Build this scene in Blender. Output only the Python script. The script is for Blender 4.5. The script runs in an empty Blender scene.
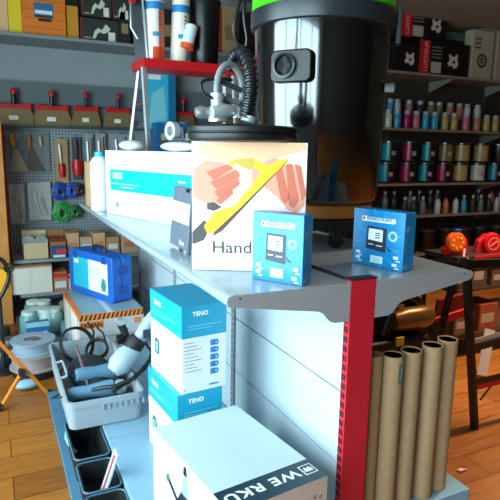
import bpy, bmesh, math, random
from mathutils import Vector, Matrix, Euler
random.seed(7)
C = bpy.context.scene.collection
PI = math.pi

# ------------------------------------------------------------------ camera
def axes(yaw, p, r):
    cy, sy = math.cos(yaw), math.sin(yaw)
    f = Vector((sy*math.cos(p), cy*math.cos(p), -math.sin(p)))
    rt = Vector((cy, -sy, 0)); up = rt.cross(f)
    c, s = math.cos(r), math.sin(r)
    return c*rt+s*up, -s*rt+c*up, f
RT, UP, FW = axes(math.radians(25.5), math.radians(10.5), math.radians(0.95))
FPX = 540.0; CAM = Vector((0, 0, 1.6))
cd = bpy.data.cameras.new('camera'); cam = bpy.data.objects.new('camera', cd); C.objects.link(cam)
cd.sensor_width = 36; cd.sensor_height = 36; cd.sensor_fit = 'HORIZONTAL'; cd.lens = 36*FPX/500
cd.clip_start = 0.05; cd.clip_end = 100
m = Matrix.Identity(4)
for i in range(3):
    m[i][0] = RT[i]; m[i][1] = UP[i]; m[i][2] = -FW[i]; m[i][3] = CAM[i]
cam.matrix_world = m
cd.dof.use_dof = True; cd.dof.focus_distance = 2.0; cd.dof.aperture_fstop = 9.0
bpy.context.scene.camera = cam

def A(px, py, x=None, y=None, z=None):
    d = FW + RT*((px-250)/FPX) - UP*((py-250)/FPX)
    t = x/d.x if x is not None else (y/d.y if y is not None else (z-CAM.z)/d.z)
    return CAM + d*t

# ------------------------------------------------------------------ materials
def lin(h):
    h = h.lstrip('#'); o = []
    for i in (0, 2, 4):
        c = int(h[i:i+2], 16)/255
        o.append(c/12.92 if c <= 0.04045 else ((c+0.055)/1.055)**2.4)
    return (*o, 1)
MATS = {}
def M(col, rough=0.5, metal=0.0, noise=0.0, scale=12.0, alpha=1.0, coat=0.0, bump=0.0):
    key = (col, rough, metal, noise, scale, alpha, coat, bump)
    if key in MATS: return MATS[key]
    mt = bpy.data.materials.new('surface_'+col.strip('#')); mt.use_nodes = True
    nt = mt.node_tree; b = nt.nodes['Principled BSDF']
    c = lin(col)
    b.inputs['Base Color'].default_value = c; b.inputs['Roughness'].default_value = rough
    b.inputs['Metallic'].default_value = metal
    if coat: b.inputs['Coat Weight'].default_value = coat
    if alpha < 1: b.inputs['Alpha'].default_value = alpha
    if noise or bump:
        tc = nt.nodes.new('ShaderNodeTexCoord'); n = nt.nodes.new('ShaderNodeTexNoise')
        n.inputs['Scale'].default_value = scale; n.inputs['Detail'].default_value = 5
        nt.links.new(tc.outputs['Object'], n.inputs['Vector'])
        if noise:
            r = nt.nodes.new('ShaderNodeValToRGB')
            r.color_ramp.elements[0].position = .3; r.color_ramp.elements[1].position = .7
            r.color_ramp.elements[0].color = tuple(max(0, v*(1-noise)) for v in c[:3])+(1,)
            r.color_ramp.elements[1].color = tuple(min(1, v*(1+noise)) for v in c[:3])+(1,)
            nt.links.new(n.outputs['Fac'], r.inputs['Fac']); nt.links.new(r.outputs['Color'], b.inputs['Base Color'])
        if bump:
            bp = nt.nodes.new('ShaderNodeBump'); bp.inputs['Strength'].default_value = bump; bp.inputs['Distance'].default_value = .004
            nt.links.new(n.outputs['Fac'], bp.inputs['Height']); nt.links.new(bp.outputs['Normal'], b.inputs['Normal'])
    MATS[key] = mt; return mt

def wood_floor():
    mt = bpy.data.materials.new('laminate_planks'); mt.use_nodes = True
    nt = mt.node_tree; b = nt.nodes['Principled BSDF']; L = nt.links
    tc = nt.nodes.new('ShaderNodeTexCoord')
    br = nt.nodes.new('ShaderNodeTexBrick'); br.offset = .37
    br.inputs['Color1'].default_value = lin('#ac6a28'); br.inputs['Color2'].default_value = lin('#8a501a')
    br.inputs['Mortar'].default_value = lin('#5a3010'); br.inputs['Scale'].default_value = 1
    br.inputs['Mortar Size'].default_value = .003; br.inputs['Brick Width'].default_value = 1.1; br.inputs['Row Height'].default_value = .19
    L.new(tc.outputs['Object'], br.inputs['Vector'])
    mp = nt.nodes.new('ShaderNodeMapping'); mp.inputs['Scale'].default_value = (1.5, 14, 1)
    n = nt.nodes.new('ShaderNodeTexNoise'); n.inputs['Scale'].default_value = 3; n.inputs['Detail'].default_value = 6
    L.new(tc.outputs['Object'], mp.inputs['Vector']); L.new(mp.outputs['Vector'], n.inputs['Vector'])
    mx = nt.nodes.new('ShaderNodeMixRGB'); mx.blend_type = 'MULTIPLY'; mx.inputs['Fac'].default_value = .55
    r = nt.nodes.new('ShaderNodeValToRGB'); r.color_ramp.elements[0].position = .35; r.color_ramp.elements[1].position = .65
    r.color_ramp.elements[0].color = (.5, .42, .35, 1); r.color_ramp.elements[1].color = (1, 1, 1, 1)
    L.new(n.outputs['Fac'], r.inputs['Fac']); L.new(br.outputs['Color'], mx.inputs['Color1']); L.new(r.outputs['Color'], mx.inputs['Color2'])
    L.new(mx.outputs['Color'], b.inputs['Base Color']); b.inputs['Roughness'].default_value = .38
    return mt

def pegboard_mat():
    mt = bpy.data.materials.new('perforated_grey_steel'); mt.use_nodes = True
    nt = mt.node_tree; b = nt.nodes['Principled BSDF']; L = nt.links
    tc = nt.nodes.new('ShaderNodeTexCoord'); sp = nt.nodes.new('ShaderNodeSeparateXYZ'); L.new(tc.outputs['Object'], sp.inputs[0])
    def cell(o):
        a = nt.nodes.new('ShaderNodeMath'); a.operation = 'MULTIPLY'; a.inputs[1].default_value = 34; L.new(o, a.inputs[0])
        f = nt.nodes.new('ShaderNodeMath'); f.operation = 'FRACT'; L.new(a.outputs[0], f.inputs[0])
        s = nt.nodes.new('ShaderNodeMath'); s.operation = 'SUBTRACT'; s.inputs[1].default_value = .5; L.new(f.outputs[0], s.inputs[0])
        q = nt.nodes.new('ShaderNodeMath'); q.operation = 'POWER'; q.inputs[1].default_value = 2; L.new(s.outputs[0], q.inputs[0]); return q.outputs[0]
    ad = nt.nodes.new('ShaderNodeMath'); L.new(cell(sp.outputs[0]), ad.inputs[0]); L.new(cell(sp.outputs[2]), ad.inputs[1])
    lt = nt.nodes.new('ShaderNodeMath'); lt.operation = 'LESS_THAN'; lt.inputs[1].default_value = .06; L.new(ad.outputs[0], lt.inputs[0])
    mx = nt.nodes.new('ShaderNodeMixRGB'); mx.inputs['Color1'].default_value = lin('#8d979b'); mx.inputs['Color2'].default_value = lin('#30363a')
    L.new(lt.outputs[0], mx.inputs['Fac']); L.new(mx.outputs[0], b.inputs['Base Color']); b.inputs['Roughness'].default_value = .5
    return mt

# ------------------------------------------------------------------ mesh builder
class MB:
    def __init__(s): s.v = []; s.f = []; s.m = []; s.mats = []; s.T = Matrix.Identity(4)
    def mi(s, mat):
        if mat not in s.mats: s.mats.append(mat)
        return s.mats.index(mat)
    def add(s, vs, fs, mat):
        n = len(s.v); s.v += [tuple(s.T @ Vector(v)) for v in vs]
        k = s.mi(mat)
        for f in fs: s.f.append([n+i for i in f]); s.m.append(k)
        return s
    def box(s, c, d, mat, rz=0, rot=None):
        R = rot.to_matrix() if rot else Matrix.Rotation(rz, 3, 'Z')
        vs = [Vector(c)+R @ Vector((sx*d[0]/2, sy*d[1]/2, sz*d[2]/2)) for sz in (-1, 1) for sx, sy in ((-1, -1), (1, -1), (1, 1), (-1, 1))]
        return s.add(vs, [(3, 2, 1, 0), (4, 5, 6, 7), (0, 1, 5, 4), (1, 2, 6, 5), (2, 3, 7, 6), (3, 0, 4, 7)], mat)
    def b2(s, lo, hi, mat):
        return s.box([(lo[i]+hi[i])/2 for i in range(3)], [abs(hi[i]-lo[i]) for i in range(3)], mat)
    def bar(s, a, b, w, t, mat):           # rectangular bar between two points
        a = Vector(a); b = Vector(b); d = (b-a)
        q = d.to_track_quat('Z', 'Y'); R = q.to_matrix(); c = (a+b)/2
        vs = [c+R @ Vector((sx*w/2, sy*t/2, sz*d.length/2)) for sz in (-1, 1) for sx, sy in ((-1, -1), (1, -1), (1, 1), (-1, 1))]
        return s.add(vs, [(3, 2, 1, 0), (4, 5, 6, 7), (0, 1, 5, 4), (1, 2, 6, 5), (2, 3, 7, 6), (3, 0, 4, 7)], mat)
    def lathe(s, prof, mat, c=(0, 0, 0), n=32, rot=None, a0=0, a1=2*PI):
        R = rot.to_matrix() if rot else Matrix.Identity(3)
        full = abs(a1-a0-2*PI) < 1e-6; k = n if full else n+1
        vs = []
        for r, z in prof:
            for i in range(k):
                a = a0+(a1-a0)*i/n
                vs.append(Vector(c)+R @ Vector((r*math.cos(a), r*math.sin(a), z)))
        fs = []
        for j in range(len(prof)-1):
            for i in range(n):
                i2 = (i+1) % k if full else i+1
                fs.append((j*k+i, j*k+i2, (j+1)*k+i2, (j+1)*k+i))
        if full and prof[0][0] > 1e-6: fs.append(tuple(reversed(range(k))))
        if full and prof[-1][0] > 1e-6: fs.append(tuple((len(prof)-1)*k+i for i in range(k)))
        return s.add(vs, fs, mat)
    def cyl(s, a, b, r, mat, n=20, r2=None):
        a = Vector(a); b = Vector(b); d = b-a
        e = d.to_track_quat('Z', 'Y').to_euler()
        return s.lathe([(r, 0), (r if r2 is None else r2, d.length)], mat, a, n, e)
    def tube(s, pts, r, mat, n=8, closed=False, radii=None):
        pts = [Vector(p) for p in pts]; k = len(pts); vs = []; fs = []
        prev = None
        for i, p in enumerate(pts):
            if closed: t = pts[(i+1) % k]-pts[i-1]
            else: t = pts[min(i+1, k-1)]-pts[max(i-1, 0)]
            t.normalize()
            if prev is None: u = t.orthogonal().normalized()
            else: u = (prev-t*prev.dot(t)).normalized()
            prev = u; w = t.cross(u); rr = radii[i] if radii else r
            for j in range(n):
                a = 2*PI*j/n; vs.append(p+u*rr*math.cos(a)+w*rr*math.sin(a))
        for i in range(k if closed else k-1):
            i2 = (i+1) % k
            for j in range(n): fs.append((i*n+j, i*n+(j+1) % n, i2*n+(j+1) % n, i2*n+j))
        if not closed: fs.append(tuple(reversed(range(n)))); fs.append(tuple((k-1)*n+j for j in range(n)))
        return s.add(vs, fs, mat)
    def prism(s, poly, o, u, v, w, mat):   # polygon in plane (u,v) extruded along w
        o = Vector(o); u = Vector(u); v = Vector(v); w = Vector(w); n = len(poly)
        a = [o+u*p[0]+v*p[1] for p in poly]
        vs = a+[p+w for p in a]
        fs = [tuple(range(n)), tuple(reversed(range(n, 2*n)))]+[(i, i+n, (i+1) % n+n, (i+1) % n) for i in range(n)]
        return s.add(vs, fs, mat)
    def sph(s, c, r, mat, sc=(1, 1, 1), n=16):
        prof = [(max(1e-4, math.cos(-PI/2+PI*i/(n//2)))*r*1, math.sin(-PI/2+PI*i/(n//2))*r*sc[2]) for i in range(n//2+1)]
        T = s.T; s.T = T @ Matrix.Translation(c) @ Matrix.Diagonal((sc[0], sc[1], 1, 1)); s.lathe(prof, mat, n=n); s.T = T
        return s
    def build(s, name, parent=None, bevel=0, smooth=False, loc=None, rz=0, rot=None, seg=2, sub=0):
        me = bpy.data.meshes.new(name); me.from_pydata(s.v, [], s.f); 
        for mt in s.mats: me.materials.append(mt)
        for i, p in enumerate(me.polygons): p.material_index = s.m[i]
        bm = bmesh.new(); bm.from_mesh(me); bmesh.ops.recalc_face_normals(bm, faces=bm.faces); bm.to_mesh(me); bm.free()
        if smooth or bevel:
            for p in me.polygons: p.use_smooth = True
            me.set_sharp_from_angle(angle=math.radians(40))
        o = bpy.data.objects.new(name, me); C.objects.link(o)
        if loc is not None: o.location = loc
        if rot: o.rotation_euler = rot
        elif rz: o.rotation_euler = (0, 0, rz)
        if parent: o.parent = parent
        if bevel:
            b = o.modifiers.new('bevel', 'BEVEL'); b.width = bevel; b.segments = seg; b.limit_method = 'ANGLE'; b.harden_normals = True
        return o

def T(name, label, cat, loc=(0, 0, 0), rz=0, group=None, rot=None):
    o = bpy.data.objects.new(name, None); C.objects.link(o); o.location = loc
    o.rotation_euler = rot if rot else (0, 0, rz); o.empty_display_size = .05
    o['label'] = label; o['category'] = cat
    if group: o['group'] = group
    return o
def tag(o, label, cat, group=None):
    o['label'] = label; o['category'] = cat
    if group: o['group'] = group
    return o
def struct(o): o['kind'] = 'structure'; return o

FONTS = {}
def text(body, size, mat, parent, loc, rot, name='lettering', ext=.0004, bold=0, align='LEFT', sx=1, shear=0, sp=1.0):
    cu = bpy.data.curves.new('lettering', 'FONT'); cu.body = body; cu.size = size; cu.extrude = ext
    cu.align_x = align; cu.align_y = 'BOTTOM_BASELINE'; cu.offset = bold; cu.shear = shear; cu.space_character = sp; cu.resolution_u = 3
    o = bpy.data.objects.new('tmp', cu); C.objects.link(o)
    dg = bpy.context.evaluated_depsgraph_get(); me = bpy.data.meshes.new_from_object(o.evaluated_get(dg))
    bpy.data.objects.remove(o)
    for v in me.vertices: v.co.x *= sx
    me.materials.clear(); me.materials.append(mat); me.name = name
    r = bpy.data.objects.new(name, me); C.objects.link(r); r.location = loc; r.rotation_euler = rot
    r.parent = parent
    return r
FRONT = Euler((PI/2, 0, 0))               # reads from -Y
LEFT = Euler((PI/2, 0, -PI/2))            # reads from -X

# colours
white = M('#e9ebea', .45); offw = M('#dcdcd6', .55); teal = M('#18a8c4', .35); teal2 = M('#27b9c9', .35)
black = M('#0c0d0f', .35); blackm = M('#141416', .6); red = M('#c01c2e', .38); redp = M('#c0141c', .35)
steel = M('#aeb2b5', .3, .9); silver = M('#c9cdd0', .35, .6); grey = M('#7c8388', .5); dgrey = M('#3a3e44', .5)
kraft = M('#b98f62', .8, 0, .12, 20); card = M('#c9b08c', .8, 0, .08, 16); navy = M('#15303f', .4)
shelfm = M('#98a2aa', .16, 0, .03, 5); shelfg = M('#9a979a', .42, .1); panelm = M('#bac6cc', .3)
rackm = M('#82827a', .5); rackd = M('#4c4c48', .5); orange = M('#e0761c', .5); yellow = M('#e8b820', .5)

# ------------------------------------------------------------------ setting
fl = MB().b2((-1.55, -2.6, -.05), (9, 6.0, 0), wood_floor()); struct(fl.build('floor'))
WB = 5.78
wallm = M('#8f979a', .7, 0, .04, 3); wallw = M('#d8d4ca', .8)
struct(MB().b2((-1.55, WB, 0), (9, WB+.15, 3.2), wallm).build('wall_back'))
struct(MB().b2((9, -2.6, 0), (9.15, WB+.15, 3.2), M('#6a5a48', .8)).build('wall_right'))
struct(MB().b2((-1.55, -2.75, 3.2), (9.15, WB+.15, 3.3), M('#8a8478', .8)).build('ceiling'))
def holed_wall(name, axis, pos, a0, a1, w0, w1, z0, z1):
    m_ = MB()
    def bx(p, q, za, zb):
        if axis == 'x': m_.b2((pos, p, za), (pos-.15, q, zb), wallw)
        else: m_.b2((p, pos, za), (q, pos-.15, zb), wallw)
    bx(a0, w0, 0, 3.2); bx(w1, a1, 0, 3.2); bx(w0, w1, 0, z0); bx(w0, w1, z1, 3.2)
    return struct(m_.build(name))
holed_wall('wall_left', 'x', -1.4, -2.75, WB+.15, -1.7, 3.6, .45, 2.7)
struct(MB().b2((-1.55, -2.75, 0), (9.15, -2.6, 3.2), M('#4c463e', .8)).build('wall_front'))
frm = M('#d0d2d2', .4)
g = bpy.data.materials.new('window_glass'); g.use_nodes = True
nt = g.node_tree; nt.nodes.clear(); out = nt.nodes.new('ShaderNodeOutputMaterial')
mx = nt.nodes.new('ShaderNodeMixShader'); tr = nt.nodes.new('ShaderNodeBsdfTransparent'); gl = nt.nodes.new('ShaderNodeBsdfGlossy')
gl.inputs['Roughness'].default_value = .02; mx.inputs[0].default_value = .07
nt.links.new(tr.outputs[0], mx.inputs[1]); nt.links.new(gl.outputs[0], mx.inputs[2]); nt.links.new(mx.outputs[0], out.inputs[0])
def window(n, axis, pos, w0, w1, z0, z1, parts):
    f = MB(); p = MB()
    def bx(mb, a, b, za, zb, t, mat):
        if axis == 'x': mb.b2((pos-.05-t/2, a, za), (pos-.05+t/2, b, zb), mat)
        else: mb.b2((a, pos-.05-t/2, za), (b, pos-.05+t/2, zb), mat)
    for i in range(parts+1):
        c = w0+(w1-w0)*i/parts; c = min(max(c, w0+.03), w1-.03); bx(f, c-.03, c+.03, z0, z1, .06, frm)
    bx(f, w0, w1, z0, z0+.06, .06, frm); bx(f, w0, w1, z1-.06, z1, .06, frm)
    o = struct(f.build('window_%d' % n)); bx(p, w0+.03, w1-.03, z0+.03, z1-.03, .008, g); p.build('window_pane', o)
window(1, 'x', -1.4, -1.7, 3.6, .45, 2.7, 4)
# wooden door jamb board at far left
struct(MB().b2((-.32, 5.2, 0), (.095, 5.3, 1.82), M('#d08a3c', .55, 0, .2, 4)).build('trim_1'))

# ------------------------------------------------------------------ gondola
Y0 = 1.495; YE = 4.59
gon = T('shelving_gondola', 'low double sided white steel shop shelving unit with red end post', 'shelving', (1.16, 0, 0))
def G(mb, name, **k):
    T_ = Matrix.Translation((-1.16, 0, 0)); mb.v = [tuple(T_ @ Vector(v)) for v in mb.v]
    return mb.build(name, gon, **k)
def upright(y, pm=red):
    mb = MB().b2((1.107, y, 0), (1.213, y+.036, 1.158), pm)
    slot = M('#2c060a', .6) if pm is red else M('#7a7c80', .6)
    z = .1
    while z < 1.12:
        mb.b2((1.1055, y+.009, z), (1.1075, y+.018, z+.022), slot); mb.b2((1.1055, y+.022, z), (1.1075, y+.031, z+.022), slot)
        z += .036
    mb.b2((1.104, y-.002, 1.158), (1.216, y+.04, 1.164), blackm)
    return mb
G(upright(Y0), 'upright_post')
yy = [Y0+.04, 2.54, 3.565, YE]
for y in yy[1:]: G(upright(y-.036, shelfg), 'upright_post')
for i in range(3):
    ya, yb = yy[i], yy[i+1]-.036
    mb = MB()
    for k, (za, zb) in enumerate(((.17, .428), (.434, .721), (.727, 1.14))):
        mb.b2((1.118, ya, za), (1.134, yb, zb), panelm); mb.b2((1.188, ya, za), (1.203, yb, zb), panelm)
    mb.b2((1.128, ya, .17), (1.194, yb, 1.135), dgrey)
    G(mb, 'back_panel', bevel=.002)
    G(MB().b2((1.110, ya, 1.141), (1.128, yb, 1.156), M('#2b3036', .3, .3)), 'top_cap')
    for sgn, X0, XE in ((-1, 1.112, .637), (1, 1.129, 1.69)):
        mb = MB()
        # shelf tray: top skin and rounded folded front lip
        r = .02; prof = []
        z = 1.150
        prof = [(X0, z), (XE-sgn*r, z)]
        for a in range(0, 181, 30):
            prof.append((XE-sgn*r+sgn*r*math.sin(math.radians(a)), z-r+r*math.cos(math.radians(a))))
        prof += [(XE-sgn*.03, z-.036), (XE-sgn*.03, z-.006), (X0, z-.006)]
        mb.prism(prof, (0, ya-.035 if i == 0 else ya-.034, 0), (1, 0, 0), (0, 0, 1), (0, yb-ya+.034, 0), shelfm)
        G(mb, 'shelf_board', smooth=True)
def bracket(y, sgn, X0, XE):
    s_ = -sgn
    pts = [(X0, 1.149), (XE+s_*.014, 1.149), (XE+s_*.004, 1.144), (XE, 1.134), (XE+s_*.002, 1.122), (XE+s_*.016, 1.112), (X0+sgn*.13, 1.062),
           (X0+sgn*.11, 1.053), (X0+sgn*.095, 1.035), (X0+sgn*.08, 1.02), (X0+sgn*.06, 1.013), (X0, 1.012)]
    mb = MB().prism(pts, (0, y, 0), (1, 0, 0), (0, 0, 1), (0, .004, 0), shelfg)
    # pressed rib and small peg hole
    mb.prism([(X0+sgn*.06, 1.112), (X0+sgn*.06, 1.106), (XE+s_*.05, 1.128), (XE+s_*.05, 1.133)], (0, y-.0015, 0), (1, 0, 0), (0, 0, 1), (0, .002, 0), shelfg)
    mb.cyl((XE+s_*.045, y-.0008, 1.139), (XE+s_*.045, y+.002, 1.139), .0035, black, 10)
    return mb
for y in (Y0+.001, 2.5, 3.53, YE+.002):
    G(bracket(y, -1, 1.105, .637), 'shelf_bracket'); G(bracket(y, 1, 1.215, 1.69), 'shelf_bracket')
# base decks with plinth
basem = M('#82a4b8', .35, 0, .03, 5)
for XE, sg in ((.44, -1), (1.79, 1)):
    X0 = 1.118 if sg < 0 else 1.203
    for i in range(3):
        ya, yb = yy[i]-(.04 if i == 0 else 0)+.0, yy[i+1]-.004
        mb = MB().b2((X0, ya, .15), (XE, yb, .17), basem).b2((XE, ya, .03), (XE-sg*.012, yb, .15), basem)
        if i == 0: mb.b2((X0, ya, .03), (XE, ya+.01, .15), basem)
        G(mb, 'base_deck', bevel=.004)
    G(MB().b2((XE-sg*.03, Y0+.01, 0), (XE-sg*.05, YE-.01, .03), dgrey), 'plinth')

# flat blue kick board on the floor
tag(MB().box((.335, 2.35, .015), (.2, 2.34, .03), M('#4a7690', .5, 0, .08, 8)).build('floor_board', bevel=.003),
    'long flat grey-blue board lying on the wood floor along the shelving foot', 'board')

# ------------------------------------------------------------------ cartons on lower deck
FIX = {}
def rect_print(mb, u0, v0, u1, v1, face, mat, e=.0006):
    """patch on a box face; face=(origin,u,v,n)"""
    o, u, v, n = face
    mb.prism([(u0, v0), (u1, v0), (u1, v1), (u0, v1)], Vector(o)+Vector(n)*e, u, v, Vector(n)*-.001, mat)
def poly_print(mb, poly, face, mat, e=.0006):
    o, u, v, n = face
    mb.prism(poly, Vector(o)+Vector(n)*e, u, v, Vector(n)*-.001, mat)
def ring_print(mb, cu, cv, r0, r1, face, mat, e=.0006, n=20):
    o, u, v, nn = face; o = Vector(o)+Vector(nn)*e; u = Vector(u); v = Vector(v)
    vs = []; fs = []
    for i in range(n):
        a = 2*PI*i/n
        for r in (r0, r1): vs.append(o+u*(cu+r*math.cos(a))+v*(cv+r*math.sin(a)))
    for i in range(n):
        j = (i+1) % n; fs.append((2*i, 2*i+1, 2*j+1, 2*j))
    mb.add(vs, fs, mat)

def faces(w, d, h):
    """box with origin at bottom centre"""
    return dict(front=((-w/2, -d/2, 0), (1, 0, 0), (0, 0, 1), (0, -1, 0)),
                left=((-w/2, d/2, 0), (0, -1, 0), (0, 0, 1), (-1, 0, 0)),
                right=((w/2, -d/2, 0), (0, 1, 0), (0, 0, 1), (1, 0, 0)),
                top=((-w/2, -d/2, h), (1, 0, 0), (0, 1, 0), (0, 0, 1)))

def teno_box(loc, rz, label):
    w, d, h = .212, .363, .389
    t = T('boxed_pump', label, 'box', loc, rz, 'white and teal cartons stacked on the lower deck'); t.name = 'carton'
    MB().b2((-w/2, -d/2, 0), (w/2, d/2, h-.001), M('#e4e4ea', .45)).build('carton_body', t, bevel=.002)
    lid = MB().b2((-w/2-.0015, -d/2-.0015, h-.14), (w/2+.0015, d/2+.0015, h+.001), M('#169dc0', .32))
    lid.build('carton_lid', t, bevel=.002)
    F = faces(w, d, h); pr = MB()
    ln = M('#86868e', .6); lb = M('#2a86c8', .4)
    for k in range(9): rect_print(pr, .012, .225-k*.016, .012+(.045+.018*((k*7) % 3)), .228-k*.016, F['front'], ln)
    for k in range(5): rect_print(pr, .135, .20-k*.033, .158, .226-k*.033, F['front'], lb)
    for k in range(5): ring_print(pr, .163, .213-k*.033, .004, .013, F['front'], lb)
    rect_print(pr, .13, .018, .175, .026, F['front'], lb); rect_print(pr, .01, .014, .016, .02, F['front'], ln)
    # left face: pump icon
    dk = M('#3b5560', .5)
    rect_print(pr, .03, .2, .13, .205, F['left'], dk); rect_print(pr, .03, .03, .12, .036, F['left'], dk)
    poly_print(pr, [(.05, .09), (.1, .09), (.11, .13), (.1, .165), (.06, .17), (.045, .14)], F['left'], dk)
    rect_print(pr, .06, .1, .09, .15, F['left'], M('#6fb6d8', .4), .0009)
    pr.build('printed_marks', t)
    text('TENO', .027, white, t, (-w/2+.05, -d/2-.002, h-.045), FRONT, bold=.001)
    text('TENO', .032, white, t, (-w/2-.002, d/2-.05, h-.06), LEFT, bold=.001)
    l2 = MB()
    for k in range(2):
        rect_print(l2, .03, h-.09-k*.014, .19-.05*k, h-.087-k*.014, (Vector(F['front'][0])+Vector((0, -.0016, 0)), *F['front'][1:]), M('#7ccbe0', .4))
        rect_print(l2, .03, h-.09-k*.014, .3-.12*k, h-.087-k*.014, (Vector(F['left'][0])+Vector((-.0016, 0, 0)), *F['left'][1:]), M('#7ccbe0', .4))
    l2.build('printed_lines', t)
    return t
ang = -math.atan2(.038, .361)  # rotation of the stack
def ang_pos(): 
    return
sr = math.radians(5.0)
nx, ny = .689, 2.076
cx = nx+.106*math.cos(sr)-.1815*math.sin(sr); cy_ = ny+.106*math.sin(sr)+.1815*math.cos(sr)
teno_box((cx-.032, cy_-.004, .171), sr, 'white carton with teal lid band, lower of the stack of two, on the lower deck')
teno_box((cx-.014, cy_-.004, .562), sr+.01, 'white carton with teal lid band, upper of the stack of two, under the shelf')

# large WERKU carton
w, d, h = .39, .612, .33
wr = math.radians(7.5)
t = T('carton', 'large white carton with navy WERKU strip on top, near the red post', 'box', (.751, 1.686, .17), wr)
MB().b2((-w/2, -d/2, 0), (w/2, d/2, h), M('#c2d0d4', .5)).build('carton_body', t, bevel=.0025)
F = faces(w, d, h); pr = MB()
rect_print(pr, 0, 0, w, .115, F['top'], M('#12303c', .35))
warm_tint = M('#cbb0a4', .7, 0, .04, 10)
rect_print(pr, 0.001, 0.001, w-.001, h-.001, F['front'], warm_tint, .0004)  # front of the white carton tinted pinkish: warm fill light put into its colour
# cardboard flaps seam on top
rect_print(pr, w*.47, .115, w*.474, d, F['top'], M('#a8b8bc', .6))
# emblem: rounded badge
rect_print(pr, .325, .036, .378, .09, F['top'], white, .001); rect_print(pr, .329, .04, .374, .086, F['top'], M('#12303c', .35), .0013)
poly_print(pr, [(.334, .05), (.368, .05), (.368, .063), (.358, .078), (.35, .066), (.342, .078), (.334, .063)], F['top'], white, .0016)
# side: drawing of a rotary tool
ik = M('#16181a', .5)
L_ = F['left']
def Q(pts): return [(a*1.05-.085, b*1.0+.04) for a, b in pts]
poly_print(pr, Q([(.30, .02), (.40, .02), (.43, .10), (.40, .16), (.33, .16), (.29, .10)]), L_, ik)
poly_print(pr, Q([(.335, .155), (.385, .155), (.38, .2), (.365, .24), (.35, .24), (.34, .2)]), L_, M('#8fa6b0', .4))
poly_print(pr, Q([(.345, .24), (.375, .24), (.37, .275), (.35, .275)]), L_, ik)
poly_print(pr, Q([(.22, .14), (.235, .155), (.32, .1), (.31, .08)]), L_, ik)
poly_print(pr, Q([(.21, .13), (.235, .155), (.225, .175), (.2, .15)]), L_, M('#5c6a70', .4))
poly_print(pr, Q([(.42, .09), (.5, .03), (.515, .05), (.43, .13)]), L_, ik)
ring_print(pr, .283, .115, .012, .03, L_, M('#cfd8da', .4), .0009)
pr.build('printed_marks', t)
text('WE RKU', .059, white, t, (w/2-.08, -d/2+.083, h+.0012), Euler((0, 0, PI)), bold=.0014, sx=1.22, sp=1.13)
# small marks on the front
mk = MB(); 
ring_print(mk, .335, .265, .004, .007, F['front'], dgrey, .001); ring_print(mk, .36, .258, .003, .006, F['front'], dgrey, .001)
mk.build('stamp_marks', t)

# ------------------------------------------------------------------ grey tub with tools
tx0, tx1, ty0, ty1, tz0, tz1 = .265, .665, 2.665, 3.62, .175, .325
tub = T('plastic_tub', 'grey plastic transport tub full of tools and cables beside the cartons', 'tub', ((tx0+tx1)/2, (ty0+ty1)/2, tz0))
tw, td, th = tx1-tx0, ty1-ty0, tz1-tz0
tm = M('#9aa4ac', .45, 0, .03, 6)
def rr(w, d, r, n=5):
    o = []
    for cx_, cy__, a0 in ((w/2-r, d/2-r, 0), (-w/2+r, d/2-r, 90), (-w/2+r, -d/2+r, 180), (w/2-r, -d/2+r, 270)):
        for i in range(n+1):
            a = math.radians(a0+90*i/n); o.append((cx_+r*math.cos(a), cy__+r*math.sin(a)))
    return o
def loft(mb, rings, mat, cap0=True, cap1=False):
    n = len(rings[0]); vs = [v for r in rings for v in r]; fs = []
    for j in range(len(rings)-1):
        for i in range(n): fs.append((j*n+i, j*n+(i+1) % n, (j+1)*n+(i+1) % n, (j+1)*n+i))
    if cap0: fs.append(tuple(reversed(range(n))))
    if cap1: fs.append(tuple((len(rings)-1)*n+i for i in range(n)))
    mb.add(vs, fs, mat)
def open_bin(w, d, h, r, mat, wall=.006, taper=.02, lip=.012):
    mb = MB()
    R = lambda ww, dd, z: [(x, y, z) for x, y in rr(ww, dd, r)]
    loft(mb, [R(w-taper*2, d-taper*2, 0), R(w-lip, d-lip, h-.03), R(w, d, h-.03), R(w, d, h), R(w-wall*2-lip, d-wall*2-lip, h),
              R(w-taper*2-wall*2, d-taper*2-wall*2, wall)], mat, True, True)
    return mb
tb = open_bin(tw, td, th, .04, tm, .006, .012, .014)
for k in range(9):   # ribs on the rim
    tb.box((-.02+k*.03, -td/2-.0, th-.045), (.008, .012, .03), tm)
tb.build('tub_body', tub, smooth=True)
for sx in (-1,):
    MB().tube([(-tw/2+.002, .12, th-.01), (-tw/2+.045, .12, th+.005), (-tw/2+.05, .08, th+.006), (-tw/2+.05, -.08, th+.006), (-tw/2+.045, -.12, th+.005), (-tw/2+.002, -.12, th-.01)], .008, tm).build('grip', tub, smooth=True)

def tub_pt(px, py, z): p = A(px, py, z=z); return p
# tub contents
bl = M('#5f86a0', .4); bl2 = M('#a8b8c4', .4)
def cable_coil(loc, r, n, rot, name, label, rad=.007):
    pts = []
    for i in range(n*20):
        a = 2*PI*i/20; rr_ = r*(1-.05*math.sin(i*.13)-.015*(i//20)); pts.append((rr_*math.cos(a), rr_*math.sin(a), .010*(i//20)+.004*math.sin(a*2)))
    pts.append((r*1.1, .09, .015)); pts.append((r*.8, .16, 0))
    return tag(MB().tube(pts, rad, blackm, 6).build(name, loc=loc, rot=rot, smooth=True), label, 'cable')
p = A(72, 352, z=.36)
cable_coil(A(76, 345, z=.33), .115, 3, Euler((math.radians(60), .25, .3)), 'cable_coil', 'thick black cable coil standing up at the far end of the grey tub')
cable_coil(A(97, 350, z=.29), .07, 4, Euler((math.radians(40), -.3, 0)), 'cable_coil', 'small black cable coil in the grey tub behind the blue handles')
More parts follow.
